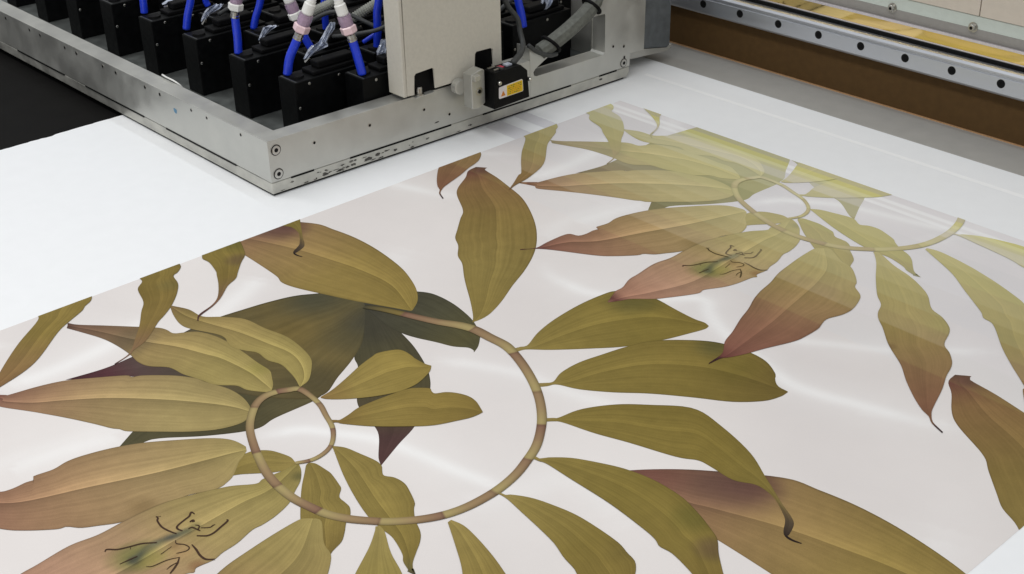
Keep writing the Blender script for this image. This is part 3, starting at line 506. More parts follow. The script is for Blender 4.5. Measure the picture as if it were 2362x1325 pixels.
ZSTEP = 0.000035
LEAF_LABEL = {'D': 'dark shaded printed leaf', 'L': 'olive printed leaf with brown tip'}
for k, (nm, a, b, rib, cols, fold, blobs) in enumerate(LEAVES):
    n, mcols = (220, 61) if nm == 'L7' else (90, 13)
    if nm == 'L12':      # edges paired point by point where the tip curls
        A, B = [np.stack([np.interp(np.linspace(0, 1, n), np.linspace(0, 1, len(q)), q[:, c]) for c in range(2)], 1) for q in (catmull(np.array(a) / 1e4, 5), catmull(np.array(b) / 1e4, 5))]
    else:
        A = resample(catmull(np.array(a) / 1e4, 5), n)
        B = resample(catmull(np.array(b) / 1e4, 5), n)
    R_ = resample(catmull(np.array(rib) / 1e4, 5), n) if rib else (A + B) / 2
    vv = np.linspace(0, 1, mcols)
    V = np.zeros((n, mcols, 2))
    for j, v in enumerate(vv):
        V[:, j] = A + (R_ - A) * (v / .5) if v <= .5 else R_ + (B - R_) * ((v - .5) / .5)
    u = np.linspace(0, 1, n)
    pos = [c[0] for c in cols]
    cl = np.array([lin(c[1]) for c in cols])
    C = np.stack([np.interp(u, pos, cl[:, q]) for q in range(3)], 1)[:, None, :].repeat(mcols, 1) * np.array((1.0, 0.99, 1.02) if nm in ('L3', 'L4', 'L5', 'L6', 'L7', 'L18', 'L16') else (0.95, 0.915, 0.92) if nm[0] == 'L' else (1.03, 1.02, 0.98))
    C = C + (C @ np.array((.3, .6, .1)))[..., None] * 0.09 - C * 0.09
    # lightness drifts across and along the leaf
    C = C * (1 + 0.07 * np.sin(u * 9 + k)[:, None, None] * np.cos(vv * 5 + k)[None, :, None])
    for (bx, by), rad, bc, st in blobs:
        d = np.hypot(V[..., 0] - bx / 1e4, V[..., 1] - by / 1e4) / rad
        w = st * np.clip(1 - d * d * 0.6, 0, 1) ** 1.5
        C = C + (np.array(lin(bc)) - C) * w[..., None]
    C4 = np.concatenate([C, np.full((n, mcols, 1), abs(fold))], 2).reshape(-1, 4)
    U2, V2 = np.meshgrid(u, vv, indexing='ij')
    if fold < 0: V2 = 1 - V2
    ii = np.arange(n * mcols).reshape(n, mcols)
    F = np.stack([ii[:-1, :-1].ravel(), ii[1:, :-1].ravel(), ii[1:, 1:].ravel(), ii[:-1, 1:].ravel()], 1).tolist()
    place_print('printed_leaf', V.reshape(-1, 2), F, C4, np.stack([U2.ravel(), V2.ravel()], 1), Z0 + ZSTEP * (k + 1), M_INK, LEAF_LABEL[nm[0]])

# printed stem, its nodes reddish
def ribbon(path, widths, colfn, name, z, material, lab=None, sub=6, across=5, n=None):
    P = catmull(path, sub)
    W = np.array(widths if hasattr(widths, '__len__') else [widths] * len(path), float)
    Wd = np.interp(np.linspace(0, len(path) - 1, len(P)), np.arange(len(path)), W)
    d = np.gradient(P, axis=0)
    d /= np.linalg.norm(d, axis=1)[:, None] + 1e-12
    nr = np.stack([-d[:, 1], d[:, 0]], 1)
    sv = np.linspace(-.5, .5, across)
    V = P[:, None, :] + nr[:, None, :] * (Wd[:, None] * sv[None, :])[..., None]
    C = np.array([[colfn(P[i], i / (len(P) - 1), s) for s in sv] for i in range(len(P))])
    ii = np.arange(len(P) * across).reshape(len(P), across)
    F = np.stack([ii[:-1, :-1].ravel(), ii[1:, :-1].ravel(), ii[1:, 1:].ravel(), ii[:-1, 1:].ravel()], 1).tolist()
    C4 = np.concatenate([C, np.zeros(C.shape[:2] + (1,))], 2).reshape(-1, 4)
    UVc = np.stack(np.meshgrid(np.linspace(0, 1, len(P)), sv + .5, indexing='ij'), -1).reshape(-1, 2)
    place_print(name, V.reshape(-1, 2), F, C4, UVc, z, material, lab)

sp_ = np.array([(s[0] / 1e4, s[1] / 1e4) for s in STEM])
dense = catmull(sp_, 8)
nodes_i = sorted(int(np.argmin(np.hypot(dense[:, 0] - nx / 1e4, dense[:, 1] - ny / 1e4))) for nx, ny in STEM_NODES)
NI = len(dense) - 1
cA, cB, cC, cD = [np.array(lin(c)) for c in ((124, 90, 78), (150, 127, 94), (162, 146, 100), (70, 66, 50))]
def stem_col(p, t, s):
    i = t * NI
    prev = max([q for q in nodes_i if q <= i + 1e-6], default=None)
    nxt = min([q for q in nodes_i if q > i + 1e-6], default=NI)
    if prev is None:
        c = cD + (np.array(lin((124, 108, 62))) - cD) * min(1, i / max(1, nodes_i[0]))
    else:
        k = (i - prev) / max(1, nxt - prev)
        a0 = (0.8, 0.4, 0.65, 0.25, 0.85, 0.5, 0.3, 0.7, 0.4)[nodes_i.index(prev) % 9]
        cA_ = cB + (cA - cB) * a0
        c = cA_ + (cB - cA_) * min(1, k / (.3 + .3 * a0)) if k < .45 else cB + (cC - cB) * min(1, (k - .45) / .4)
        if k < 0.025: c = c * 0.8
    sh = 1.08 - 1.5 * (s + 0.06) ** 2 * 1.2
    return c * sh
ZT = Z0 + ZSTEP * (len(LEAVES) + 1)
ribbon(sp_, [s[2] / 1.18e4 for s in STEM], stem_col, 'printed_stem', ZT, M_INKLINE, 'printed spiral stem with reddish nodes', sub=8, across=7)

# printed insect on the broad pale leaf
lc = np.array(lin((66, 48, 38)))
for L_, w in BEETLE_LINES:
    ribbon([(x / 1e4, y / 1e4) for x, y in L_], [w * 0.5] + [w] * (len(L_) - 2) + [w * 0.7], lambda p, t, s: lc, 'printed_insect_leg', ZT + ZSTEP * 6, M_INKLINE, sub=4, across=3)

# lighter strip on the bare board beyond the print, faint grey patches on the margin beside it
M_STREAK = mat('pale_streak', (250, 251, 252), 0.5, 0.0, 0.2, noise=0.01, nscale=20)
M_MARGIN = mat('grey_margin', (221, 221, 226), 0.6, 0.0, 0.15, noise=0.02, nscale=60)
def decal(name, m, x0, x1, y0, y1, z=0.00012):
    bm = bmesh.new()
    n = 24
    a = [bm.verts.new((x0 + (x1 - x0) * i / n, y0 + random.uniform(-.0006, .0006), z)) for i in range(n + 1)]
    b = [bm.verts.new((x0 + (x1 - x0) * i / n, y1 + random.uniform(-.0006, .0006), z)) for i in range(n + 1)]
    for i in range(n):
        bm.faces.new((a[i], a[i + 1], b[i + 1], b[i]))
    return link(name, bm, m, board)
decal('board_streak', M_STREAK, -1.87, X_R - .02, 2.049, 2.060)
decal('margin_patch', M_MARGIN, -1.888, X_P0 - .0004, 1.614, 1.658)
decal('margin_patch', M_MARGIN, -1.888, X_P0 - .0004, 1.692, 1.725)

# ------------------------------------------------------------------ print carriage
KX = 0.033
def FX(y, off=0.0):
    return -1.907 + KX * (y - 1.133) + off
car = thing('print_carriage', 'aluminium framed printer carriage with beige cover standing over the board', 'printer carriage')
FB, FT, SEAM = 0.0050, 0.106, 0.0262         # bottom, top, seam to the lower strip
WB = 0.038
# left side bar and its lower strip
o = link('side_bar', box(-4.1, FX(1.133) - 0.0003, 1.133, 1.133 + WB, SEAM + 0.0010, FT - .0004, 0.0009), M_ALU, car)
o = link('side_strip', box(-4.1, FX(1.133) - 0.0010, 1.1336, 1.133 + WB, FB + .0003, SEAM - .0003, 0.0012), M_ALU_STRIP, car)
for x0, x1 in ((-2.938, -2.707), (-2.609, -2.361), (-2.274, -2.023)):
    link('seam_slot', box(x0, x1, 1.1322, 1.15, SEAM - 0.0016, SEAM + 0.0018), M_DARKHOLE, car)
# front plate: bar, upright with a triangular window, end post
def F0(y, z): return (FX(y), y, z)
def F1(y, z): return (FX(y, -WB), y, z)
plates = [
    ('front_bar', [(1.1332, SEAM + .0008), (1.735, SEAM + .0008), (1.735, FT), (1.1332, FT)]),
    ('front_plate', [(1.7352, SEAM + .0008), (2.0135, SEAM + .0008), (2.0135, 0.0555), (2.056, 0.053), (2.061, 0.36), (1.99, 0.36), (1.936, 0.186), (1.9062, 0.1565),
                     (1.9395, 0.157), (1.9415, 0.152), (1.941, 0.073), (1.936, 0.0690), (1.752, 0.0688), (1.745, 0.0715), (1.7432, 0.080), (1.75, 0.087), (1.786, 0.103), (1.792, 0.108),
                     (1.785, 0.1125), (1.775, 0.1135), (1.762, 0.1145), (1.752, 0.121), (1.744, 0.130), (1.7352, 0.133)]),
]
for nme, pts in plates:
    link(nme, prism(pts, F0, F1, 0.0007), M_ALU, car)
# diagonal strut closing the window above
link('window_strut', prism([(1.7925, 0.1085), (1.9055, 0.1580), (1.934, 0.1855), (1.92, 0.1845), (1.785, 0.1135)], lambda y, z: (FX(y, -0.006), y, z), lambda y, z: (FX(y, -0.024), y, z), 0.0005), M_ALU, car)
link('front_strip', prism([(1.1338, FB), (2.006, FB), (2.0125, FB + .008), (2.0125, SEAM), (1.1338, SEAM)], lambda y, z: (FX(y, -0.0006), y, z), F1, 0.0012), M_ALU_STRIP, car)
for y0, y1 in ((1.173, 1.221), (1.299, 1.533), (1.612, 1.845), (1.925, 1.975)):
    link('seam_slot', prism([(y0, SEAM - .0016), (y1, SEAM - .0016), (y1, SEAM + .0018), (y0, SEAM + .0018)], lambda y, z: (FX(y, 0.0006), y, z), lambda y, z: (FX(y, -0.02), y, z)), M_DARKHOLE, car)
def cap_screw(parent, y, z, r, off=0.0, name='cap_screw'):
    p = (FX(y, off), y, z)
    s = link(name, lathe(p, (1, 0, 0), [(-0.004, r * 1.28), (0.0003, r * 1.28), (0.0003, r * 1.12), (-0.0005, r * 1.12), (-0.0005, r), (0.0012, r * .97), (0.0016, r * .88), (0.0016, r * .46), (0.0004, r * .44)], 20), M_SCREW, parent, False)
    link('hex_socket', lathe((p[0] + 0.00175, p[1], p[2]), (1, 0, 0), [(-0.0004, r * .45), (0, r * .45)], 6), M_DARKHOLE, s)
    ring = link('counterbore_shadow', lathe((p[0] + 0.00035, p[1], p[2]), (1, 0, 0), [(-0.0003, r * 1.17), (0, r * 1.17)], 20), M_DARKHOLE, s)
    return s
cap_screw(car, 1.1485, 0.086, 0.0088)
cap_screw(car, 1.1485, 0.041, 0.0088)
cap_screw(car, 1.9955, 0.038, 0.0085)
def tap_hole(p, axis, r=0.0028):
    h = link('tapped_hole', lathe(p, axis, [(-0.003, r * 1.4), (0.0002, r * 1.4), (0.0003, r)], 12), M_SCREW, car)
    link('hole_bore', lathe(Vector(p) + Vector(axis) * 0.0004, axis, [(-0.0002, r * .95), (0, r * .95)], 12), M_DARKHOLE, h)
for y, z in ((1.227, .077), (1.347, .077), (1.471, .074), (1.53, .049), (1.995, .074), (1.964, .081), (1.997, .050)):
    tap_hole((FX(y), y, z), (1, 0, 0))
for x in (-2.970, -2.848, -2.796, -2.679, -2.626, -2.510, -2.455, -2.337, -2.279, -2.163, -2.108, -1.993):
    tap_hole((x, 1.133, .094), (0, -1, 0), 0.0031)
# grime along the lower front strip, small marks
def smear(name, m, pts, parent, z0=None):
    bm = bmesh.new()
    vs_ = [bm.verts.new(p) for p in pts]
    bm.faces.new(vs_)
    return link(name, bm, m, parent)
for y, z, w, h in ((1.338, .0125, .012, .005), (1.305, .0115, .008, .0035), (1.36, .015, .007, .004), (1.245, .0105, .009, .003), (1.275, .009, .010, .003), (1.40, .013, .006, .003), (1.50, .041, .009, .0018), (1.93, .018, .006, .003)):
    n_ = 14
    ofs = 0.0002 if z > SEAM else -0.0003
    smear('ink_grime', M_GRIME, [(FX(y, ofs), y + w * math.cos(2 * math.pi * i / n_) * random.uniform(.5, 1), z + h * math.sin(2 * math.pi * i / n_) * random.uniform(.45, 1)) for i in range(n_)], car)
for q in range(34):
    y = random.choice((random.gauss(1.33, .07), random.uniform(1.16, 1.62), random.gauss(1.27, .04)))
    y = min(max(y, 1.15), 1.98)
    z = random.uniform(FB + .0035, SEAM - .007) if random.random() < .8 else FB + .0025
    w, h = random.uniform(.002, .009), random.uniform(.0008, .0028)
    smear('ink_grime', M_GRIME if q % 3 else M_GRIME2, [(FX(y, -.0003 + q * 2e-6), y + w * math.cos(2 * math.pi * i / n_) * random.uniform(.4, 1), z + h * math.sin(2 * math.pi * i / n_) * random.uniform(.3, 1)) for i in range(n_)], car)
n_ = 12
smear('ink_smudge', M_STAIN, [(-2.226 + .0075 * math.cos(2 * math.pi * i / n_) * random.uniform(.5, 1), 1.1328, .076 + .007 * math.sin(2 * math.pi * i / n_) * random.uniform(.5, 1)) for i in range(n_)], car)
link('gap_shade', box(-4.1, FX(1.133) - .004, 1.1375, 1.165, 0.0012, FB + .0002), M_BLACK2, car)  # black strip standing in for the shade in the gap under the side bar
link('gap_shade', prism([(1.14, .0012), (2.0, .0012), (2.0, FB + .0002), (1.14, FB + .0002)], lambda y, z: (FX(y, -.0045), y, z), lambda y, z: (FX(y, -.03), y, z)), M_BLACK2, car)  # same dark strip for the shade under the front bar
# far and rear sides of the frame, base plate carrying the heads
link('rear_bar', box(-4.1, -1.98, 2.0, 2.036, SEAM, 0.16, 0.0008), M_ALU, car)
link('base_plate', box(-4.1, FX(1.2, -WB) - 0.002, 1.133 + WB + .0005, 1.999, 0.012, 0.030), M_BASE, car)
# end block reaching back to the rail
link('rail_block', prism([(2.062, .046), (2.158, .028), (2.165, .034), (2.166, .20), (2.062, .20)], lambda y, z: (FX(y, -0.028), y, z), lambda y, z: (FX(y, -0.16), y, z), 0.001), M_BLOCK, car)
link('block_lip', prism([(2.016, .030), (2.155, .020), (2.170, .026), (2.170, .0330), (2.155, .0275), (2.062, .0450), (2.016, .0500)], lambda y, z: (FX(y, -0.0265), y, z), lambda y, z: (FX(y, -0.14), y, z), 0.0006), M_ALU, car)
# beige cover panel with two notches in its lower edge
cov = link('cover_panel', prism([(1.4265, .1145), (1.4425, .1135), (1.4435, .150), (1.4470, .1545), (1.486, .1565), (1.4905, .153), (1.4905, .1145), (1.574, .1150), (1.586, .121), (1.587, .158), (1.591, .1625),
        (1.627, .1615), (1.632, .157), (1.632, .1215), (1.653, .1215), (1.655, .62), (1.431, .62)], lambda y, z: (FX(y, .012), y, z), lambda y, z: (FX(y, .0085), y, z), 0.0008), M_BEIGE, car)
link('cover_flange', box(FX(1.43) - 0.034, FX(1.43, .0118), 1.4185, 1.4262, 0.1135, 0.62, 0.0018), M_BEIGE, car)
link('cover_backing', box(FX(1.43) - 0.02, FX(1.43) + .002, 1.44, 1.642, FT + .002, 0.30), M_BLACK2, car)
b_ = link('panel_bolt', lathe((FX(1.459, .004), 1.459, 0.1078), (0, 0, 1), [(0, .0095), (.003, .0095), (.003, .006), (.014, .006), (.016, .005)], 14), M_SCREW, car)
link('bolt_pad', box(FX(1.47, -.012), FX(1.47, .0135), 1.4445, 1.489, 0.1062, 0.1084, .0004), M_ALU, car)

# ------------------------------------------------------------------ print heads in staggered lines
def ordinal(n): return ('first', 'second', 'third', 'fourth', 'fifth', 'sixth', 'seventh', 'eighth', 'ninth', 'tenth')[n]
mesh_cache = {}
def head_parts():
    d = {}
    L_ = 0.165
    def me_of(name, bm, m):
        bmesh.ops.recalc_face_normals(bm, faces=bm.faces)
        q = bpy.data.meshes.new(name); bm.to_mesh(q); bm.free(); q.materials.append(m); return q
    d['head_body'] = me_of('head_body', box(-0.056, 0, 0, L_, 0.0302, 0.148, 0.0015), M_BLACK)
    bm = bmesh.new()
    add_box(bm, -0.046, -0.008, 0.046, L_ - .01, 0.148, 0.156, 0.002)
    add_box(bm, -0.040, -0.014, 0.062, L_ - .02, 0.1562, 0.170, 0.003)
    d['connector_cap'] = me_of('connector_cap', bm, M_BLACK2)
    d['edge_clip'] = me_of('edge_clip', box(-0.050, 0.0006, 0.0015, 0.004, 0.1482, 0.1495), M_CABLE)
    sc = lathe((0, 0, 0), (1, 0, 0), [(-.001, .0030), (.0006, .0030), (.0012, .0018)], 10)
    d['screw'] = me_of('screw', sc, M_SCREW)
    d['hose_socket'] = me_of('hose_socket', lathe((-0.026, 0.022, 0.148), (0, 0, 1), [(0, .0135), (.004, .0125), (.004, .006)], 16), M_BLACK2)
    return d
HP = head_parts()
HEADS = []
cols_n = [8, 6, 6, 5, 4, 3, 2]
for j, cn in enumerate(cols_n):
    y0 = 1.270 + 0.1 * j
    xo = (-2.014, -1.932 - .01, -2.04, -1.965, -2.05, -1.975, -2.04)[j]
    for k in range(cn):
        xf = xo - 0.1755 * k
        lab = 'black inkjet module %s from the front bar in the %s line beside the side bar' % (ordinal(k), ordinal(j)) if j == 0 else 'black inkjet module %s from the front bar, %s line counted from the side bar' % (ordinal(k), ordinal(j))
        h = thing('inkjet_module', lab, 'inkjet module', 'inkjet modules inside the carriage frame', (xf + random.uniform(-.0015, .0015), y0 + random.uniform(-.002, .002), random.uniform(0, .0012)))
        for q, me in HP.items():
            if q == 'screw':
                for (sx, sy, sz) in ((0, .031, .140), (0, .006, .098), (0, .098, .140)):
                    o = bpy.data.objects.new('screw', me); COL.objects.link(o); o.parent = h; o.location = (sx, sy, sz)
                continue
            o = bpy.data.objects.new(q, me); COL.objects.link(o); o.parent = h
        HEADS.append(h)

# ------------------------------------------------------------------ ink hoses with fittings
def hose(key, rad, label, fit=None, end=None):
    P = [Vector(p) for p in TUBES[key]]
    t = thing('ink_hose', label, 'hose', 'blue ink hoses rising from the print heads', P[0])
    def L2(p): return tuple(Vector(p) - P[0])
    if fit is None:
        link('tube', tube_bm([L2(p) for p in P], rad), M_BLUE, t, True)
        if end:
            a = Vector(P[-1]); d = (P[-1] - P[-2]).normalized()
            link('end_clamp', lathe(L2(a), d, [(-.001, rad * 1.15), (.006, rad * 1.15), (.006, rad * .9), (.009, rad * .9), (.009, rad * .6), (.02, rad * .6)], 14), M_SCREW, t, False)
        return t
    i, style = fit
    link('tube', tube_bm([L2(p) for p in P[:i + 1]], rad), M_BLUE, t, True)
    a = P[i]; d = (P[i + 1] - P[i]).normalized()
    if key == 't3': d = (P[i + 2] - P[i]).normalized()
    s = rad / .008
    link('hose_clamp', lathe(L2(a - d * .004 * s), d, [(0, .0088 * s), (.004 * s, .0088 * s), (.004 * s, .0078 * s), (.007 * s, .0078 * s), (.007 * s, .0085 * s), (.012 * s, .0082 * s)], 16), M_SCREW, t, False)
    capm = M_PINK if style == 'pink' else M_WHITE
    link('hex_nut', lathe(L2(a + d * .0105 * s), d, [(0, .0125 * s), (.002 * s, .0145 * s), (.0125 * s, .0150 * s), (.0145 * s, .0125 * s)], 6, .3), capm, t)
    link('clear_collar', lathe(L2(a + d * .0252 * s), d, [(0, .0115 * s), (.010 * s, .0125 * s), (.019 * s, .0120 * s)], 18), M_CLEAR, t, False)
    link('core', lathe(L2(a + d * .0255 * s), d, [(0, .0070 * s), (.0182 * s, .0070 * s)], 14), M_PINK, t, False)
    link('nipple', lathe(L2(a + d * .0445 * s), d, [(0, .0085 * s), (.003 * s, .0105 * s), (.020 * s, .0105 * s), (.022 * s, .0085 * s), (.026 * s, .0085 * s), (.026 * s, .0075 * s), (.10 * s, .0070 * s)], 18), M_WHITE, t, False)
    return t
hose('t1', .0082, 'blue hose with pink hex fitting leaning left beside the beige cover', (2, 'pink'))
hose('t2', .0084, 'blue hose with pink hex fitting leaning right above the nearest print head', (3, 'pink'))
hose('t3', .0080, 'upright blue hose with white hex nut and silver clamp', (3, 'white'))
hose('t4', .0074, 'plain blue hose behind the hose with the white nut')
hose('t5', .0078, 'light struck blue hose in the third print head from the front')
hose('t6', .0078, 'short blue hose stub at the top edge, farthest left of the hoses')
hose('t7', .0078, 'blue hose slanting left behind the pink fitting, white nut on top', (2, 'white'))
hose('t8', .0068, 'blue hose in shade between the two pink fittings')
hose('t9', .0078, 'blue hose standing close against the beige cover', None, True)
hose('t10', .0045, 'thin blue hose lying aslant with bright metal end', None, True)
hose('t11', .0080, 'blue hose seen right of the beige cover')
hose('t12', .0070, 'blue hose tip at the top edge behind a silver film ribbon')

for key, lab in (('c1', 'grey corrugated conduit between the pink fittings'), ('c2', 'grey corrugated conduit running up behind the beige cover')):
    P = TUBES[key]
    o = link('corrugated_conduit', tube_bm([tuple(Vector(p) - Vector(P[0])) for p in P], .0095, 14, .0006, 22), M_GREYHOSE, None, False)
    o.location = P[0]
    tag(o, lab, 'conduit', 'grey conduits among the hoses')

def film(key, widths, label):
    P = TUBES[key]
    Q = catmull([tuple(Vector(p) - Vector(P[0])) for p in P], 5)
    W = 1.35 * np.interp(np.linspace(0, 1, len(Q)), np.linspace(0, 1, len(widths)), widths)
    side = np.array((RX.x, RX.y, 0)); side /= np.linalg.norm(side)
    dep = np.array((FW.x, FW.y, 0)); dep /= np.linalg.norm(dep)
    bm = bmesh.new()
    rows = []
    NC = 7
    for i in range(len(Q)):
        rows.append([bm.verts.new(Q[i] + side * W[i] * (c / (NC - 1) - .5) + dep * (W[i] * .28 * math.sin(c * 2.3 + i * .35) + random.uniform(-.0008, .0008))) for c in range(NC)])
    for a, b in zip(rows, rows[1:]):
        for c in range(NC - 1):
            bm.faces.new((a[c], a[c + 1], b[c + 1], b[c]))
    r = bmesh.ops.extrude_face_region(bm, geom=list(bm.faces))
    bmesh.ops.translate(bm, verts=[v for v in r['geom'] if isinstance(v, bmesh.types.BMVert)], vec=Vector(dep) * .0006)
    t = thing('film_ribbon', label, 'ribbon cable', 'silver film ribbons on the heads', P[0])
    link('film', bm, M_FOIL, t)
    link('plug', lathe((0, 0, -.006), (Q[2] - Q[0]), [(0, .0035), (.008, .0035), (.008, .0025), (.012, .0025)], 8), M_SCREW, t)
    return t
film('f1', [.006, .016, .024, .012, .011, .012, .008], 'crinkled silver film ribbon between the two pink fittings')
film('f2', [.006, .012, .018, .014], 'crinkled silver film ribbon right of the white hex nut')
film('f3', [.006, .012, .020, .014], 'crinkled silver film ribbon left of the white hex nut')
film('f4', [.007, .020, .016, .010], 'crinkled silver film ribbon against the beige cover')
film('f5', [.006, .014, .018], 'crinkled silver film ribbon right of the beige cover')
film('f6', [.010, .026, .034], 'dull silver film ribbon at the top edge by the short hose')

for lab, pts in (('black cable arching between the modules behind the white hex nut', [(-2.20, 1.40, .165), (-2.17, 1.43, .20), (-2.13, 1.46, .215), (-2.08, 1.50, .19), (-2.05, 1.53, .168)]),
                 ('black cable lying across the modules right of the corrugated conduit', [(-2.13, 1.44, .17), (-2.07, 1.46, .185), (-2.03, 1.49, .20), (-2.02, 1.54, .23), (-2.03, 1.58, .27)]),
                 ('black cable curving over the modules at the top edge', [(-2.42, 1.36, .17), (-2.38, 1.40, .20), (-2.33, 1.44, .215), (-2.27, 1.48, .20), (-2.24, 1.52, .17)]),
                 ('black cable looping behind the triangular window', [(-2.0, 1.74, .17), (-1.985, 1.78, .20), (-1.98, 1.83, .205), (-1.985, 1.88, .185), (-2.0, 1.92, .16)])):
    p0 = Vector(pts[0])
    o = link('loose_cable', tube_bm([tuple(Vector(p) - p0) for p in pts], .0042, 10), M_CABLE, None, True)
    o.location = p0
    tag(o, lab, 'cable', 'loose black cables among the modules')

# white wire loop on the side bar
o = link('wire_loop', tube_bm([(-2.345, 1.181, .100), (-2.338, 1.174, .1085), (-2.315, 1.170, .1105), (-2.290, 1.171, .1095), (-2.278, 1.176, .103), (-2.276, 1.182, .094)], .0017, 8), M_WHITE, None, True)
tag(o, 'thin white wire looping over the side bar of the carriage', 'wire')

# ------------------------------------------------------------------ distance sensor on the front bar
SXF = -1.8215
sen = thing('distance_sensor', 'small black sensor box with yellow label on the carriage front', 'sensor', None, (SXF, 1.58, .062))
def S(x, y, z): return (x, y - 1.58, z - .062)
link('sensor_body', prism([(1.5815, .0635), (1.6725, .0645), (1.668, .120), (1.6515, .1345), (1.5860, .1345)], lambda y, z: S(0, y, z), lambda y, z: S(-.034, y, z), .0012), M_BLACK, sen)
link('sensor_arm', box(-.066, -.0335, 1.60 - 1.58, 1.655 - 1.58, .078 - .062, .118 - .062, .001), M_BLACK2, sen)
lb = link('label_plate', prism([(1.595, .0815), (1.6535, .0815), (1.6555, .0835), (1.6545, .1040), (1.6525, .1060), (1.596, .1045), (1.594, .1025), (1.5935, .0835)], lambda y, z: S(.0009, y, z), lambda y, z: S(-.0005, y, z)), M_LABELW, sen)
link('yellow_field', prism([(1.6135, .0828), (1.6525, .0826), (1.6540, .0842), (1.6532, .1033), (1.6518, .1045), (1.6135, .1033)], lambda y, z: S(.0013, y, z), lambda y, z: S(.0008, y, z)), M_YELLOW, lb)
link('warning_triangle', prism([(1.5985, .0855), (1.6095, .0855), (1.604, .0955)], lambda y, z: S(.0013, y, z), lambda y, z: S(.0008, y, z)), M_ORANGE, lb)
for r_ in range(5):
    yy = 1.6165
    while yy < 1.648:
        w = random.uniform(.002, .006)
        link('print_stroke', box(.00135, .0015, yy - 1.58, yy + w - 1.58, .0855 + r_ * .0036 - .062, .0868 + r_ * .0036 - .062), M_GRIME if random.random() < .35 else M_ORANGE, lb)
        yy += w + random.uniform(.001, .002)
for y, z in ((1.5945, .1135), (1.6725, .1010)):
    link('label_screw', lathe(S(-.002, y, z), (1, 0, 0), [(0, .0042), (.006, .0042), (.0075, .003)], 12), M_SCREW, sen)
for q, (y0, y1, x0, x1, m) in enumerate(((1.590, 1.606, -.028, -.022, M_SCREW), (1.592, 1.603, -.012, -.008, M_SCREW), (1.612, 1.622, -.026, -.014, M_RED), (1.626, 1.640, -.024, -.012, M_FOIL), (1.606, 1.611, -.02, -.004, M_CABLE))):
    link('top_marking' if m is M_RED else 'top_fitting', box(x0, x1, y0 - 1.58, y1 - 1.58, .1343 - .062, .1343 - .062 + (.0012 if m is M_RED else .0035), .0004), m, sen)
blk = link('mount_block', prism([(1.5455, .068), (1.564, .0655), (1.578, .0735), (1.578, .138), (1.572, .142), (1.5455, .136)], lambda y, z: S(-.021, y, z), lambda y, z: S(-.046, y, z), .0016), M_ALU, sen)
link('block_boss', box(-.0225, -.012, 1.5465 - 1.58, 1.561 - 1.58, .1235 - .062, .135 - .062, .0012), M_ALU_STRIP, blk)
link('block_knob', lathe(S(-.0215, 1.5625, .100), (1, 0, 0), [(0, .0085), (.001, .0085), (.001, .005), (.0025, .0045)], 14), M_SCREW, blk)
link('knob_socket', lathe(S(-.0205, 1.5625, .100), (1, 0, 0), [(.0017, .0042), (.0022, .0042)], 6), M_DARKHOLE, blk)
link('pivot_disc', lathe(S(-.058, 1.540, .108), (1, 0, 0), [(0, .015), (.012, .015), (.013, .012)], 20), M_ALU, sen)
link('sensor_cable', tube_bm([S(-.016, 1.645, .136), S(-.040, 1.690, .141), S(-.064, 1.716, .146), S(-.078, 1.722, .165), S(-.084, 1.7215, .19), S(-.092, 1.706, .215), S(-.10, 1.69, .25)], lambda t: .0052 if t > .2 else .0062, 12), M_CABLE, sen, True)

# sleeved cable along the strut with two black straps
hz = [(FX(1.77, -.006), 1.768, .115), (FX(1.8, -.001), 1.800, .129), (FX(1.85, 0), 1.850, .150), (FX(1.9, -.004), 1.900, .174), (FX(1.94, -.02), 1.935, .193), (FX(1.96, -.05), 1.965, .225), (FX(1.96, -.08), 1.98, .28)]
slv = thing('cable_sleeve', 'thick grey sleeved cable bound with black straps above the triangular window', 'cable', None, hz[0])
z0_ = Vector(hz[0])
link('sleeve', tube_bm([tuple(Vector(p) - z0_) for p in hz], lambda t: .0165 if t < .62 else max(.0075, 0.0165 - .03 * (t - .62)), 9), M_SLEEVE, slv, False)
def strap(cx, cy, cz, d, r):
    rr, uu, dd = frame_at(d)
    c = Vector((cx, cy, cz)) - z0_
    ring = [tuple(c + (rr * math.cos(a) + uu * math.sin(a)) * r * (1.0 + .10 * math.sin(2 * a)) + dd * .004 * math.sin(a)) for a in [2 * math.pi * i / 16 for i in range(17)]]
    link('strap', tube_bm(ring, .0036, 8), M_BLACK2, slv, True)
strap(FX(1.795, -.002), 1.793, .126, (0, .9, .42), .0185)
strap(FX(1.905, -.006), 1.908, .178, (0, .9, .45), .0185)
link('strap_tail', tube_bm([tuple(Vector(p) - z0_) for p in ((FX(1.735, .004), 1.728, .140), (FX(1.745, .008), 1.748, .123), (FX(1.77, .012), 1.776, .110), (FX(1.79, .010), 1.797, .108))], .0046, 10), M_CABLE, slv, True)

# ------------------------------------------------------------------ gantry: skirt, linear rail, gold strip, beam
def zr(z, y): return 1 + (z - 1) * y / 2.24
XA, XB = -4.2, 0.5
gan = thing('gantry_beam', 'grey and cream gantry beam with bolts above the linear rail', 'gantry beam', None, (0, 2.27, 0))
def G(x0, x1, y0, y1, za, zb, bev=0.0): return box(x0, x1, y0 - 2.27, y1 - 2.27, za, zb, bev)
YB = 2.2745
link('skirt_board', G(XA, XB, 2.2695, 2.30, TZ, zr(.0925, 2.27) + .004), M_BROWN, gan)
link('skirt_edge', G(XA, XB, 2.2668, 2.2692, TZ - .002, TZ + .0022), M_BROWN_EDGE, gan)
link('beam_face', G(XA, XB, YB, 2.36, zr(.1815, YB), zr(.2012, YB), .0006), M_BEAM, gan)
link('beam_edge_strip', G(XA, XB, YB + .0005, 2.36, zr(.2014, YB), zr(.2255, YB), .0005), M_PALE, gan)
x = XA
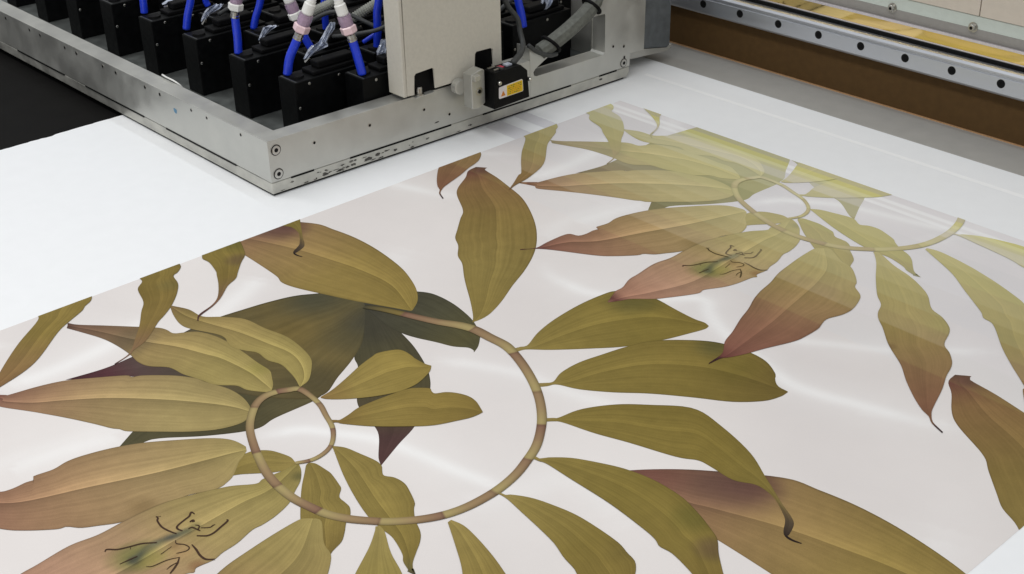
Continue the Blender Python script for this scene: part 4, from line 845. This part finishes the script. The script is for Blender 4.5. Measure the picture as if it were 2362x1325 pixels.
for x0, x1 in ((XA, -1.2395), (-1.2375, XB)):
    link('cover_sheet', G(x0, x1, YB - .0022, 2.36, zr(.2265, YB), .85, .001), M_COVER, gan)  # unseen upper height added to keep light off the far board
link('rail_backing', G(XA, XB, 2.262, 2.30, .0990, .1280), M_BLACK2, gan)
for k in range(-14, 10):
    xb = -1.2485 + .176 * k
    if not (XA + .05 < xb < XB - .05): continue
    s = link('beam_bolt', lathe((xb, YB - 2.27 + .0005, zr(.2035, YB)), (0, -1, 0), [(0, .0098), (.0012, .0098), (.0012, .0068), (.0075, .0066), (.0085, .0058), (.0085, .0034), (.0062, .0034)], 18), M_SCREW, gan)
    link('hex_socket', lathe((xb, YB - 2.27 - .0062, zr(.2035, YB)), (0, -1, 0), [(0, .0033), (.0003, .0033)], 6), M_DARKHOLE, s)
rail = thing('linear_rail', 'polished steel linear rail with a row of counterbored bolt holes', 'rail', None, (0, 2.24, 0))
prof = [(0, .0935), (0, .1225), (.0025, .1240), (.0028, .1262), (.0006, .1278), (.0008, .1310), (.0050, .1352), (.0120, .1357), (.0215, .1357), (.0215, .0885), (.0040, .0885), (.0022, .0905)]
link('rail_bar', prism(prof, lambda y, z: (XA, y, z), lambda y, z: (XB, y, z)), M_STEEL, rail)
for k in range(-26, 18):
    xh = -1.567 + .1022 * k
    if not (XA + .02 < xh < XB - .02): continue
    s = link('bolt_hole', lathe((xh, .0004, .1120), (0, -1, 0), [(-.001, .0084), (.0008, .0084), (.0008, .0078), (.0006, .0076)], 22), M_DARKHOLE, rail)
    link('rail_bolt', lathe((xh, -.0003, .1120), (0, -1, 0), [(0, .0052), (.0003, .0052), (.0003, .0026), (.0002, .0024)], 16), M_BLACK2, s)
gs = thing('gold_scale_strip', 'mirror bright gold strip running along the beam above the rail', 'metal strip', None, (0, 2.2655, 0))
YG = 2.2655
zg0, zg1 = zr(.1565, YG), zr(.1755, YG)
link('strip_face', box(XA, XB, 0, .004, zg0, zg1), M_GOLD, gs)
link('lower_edge', box(XA, XB, -.0016, .0038, zg0 - .0024, zg0 - .0002, .0004), M_GOLD_EDGE, gs)
link('upper_edge', box(XA, XB, -.0010, .0046, zg1 + .0002, zg1 + .0050, .0006), M_GOLD_EDGE, gs)
link('rubber_channel', box(XA, XB, -.004, .0036, zr(.1385, 2.2615), zr(.1500, 2.2615), .0006), M_BLACK2, gs)

# hall floor far below the table, so nothing hangs in the void when the view shifts
bm = bmesh.new()
f_ = [bm.verts.new(p) for p in ((-12, -12, -.9), (12, -12, -.9), (12, 12, -.9), (-12, 12, -.9))]
bm.faces.new(f_)
tag(link('floor', bm, mat('grey_hall_floor', (120, 120, 118), .6, noise=.15, nscale=2)), kind='structure')
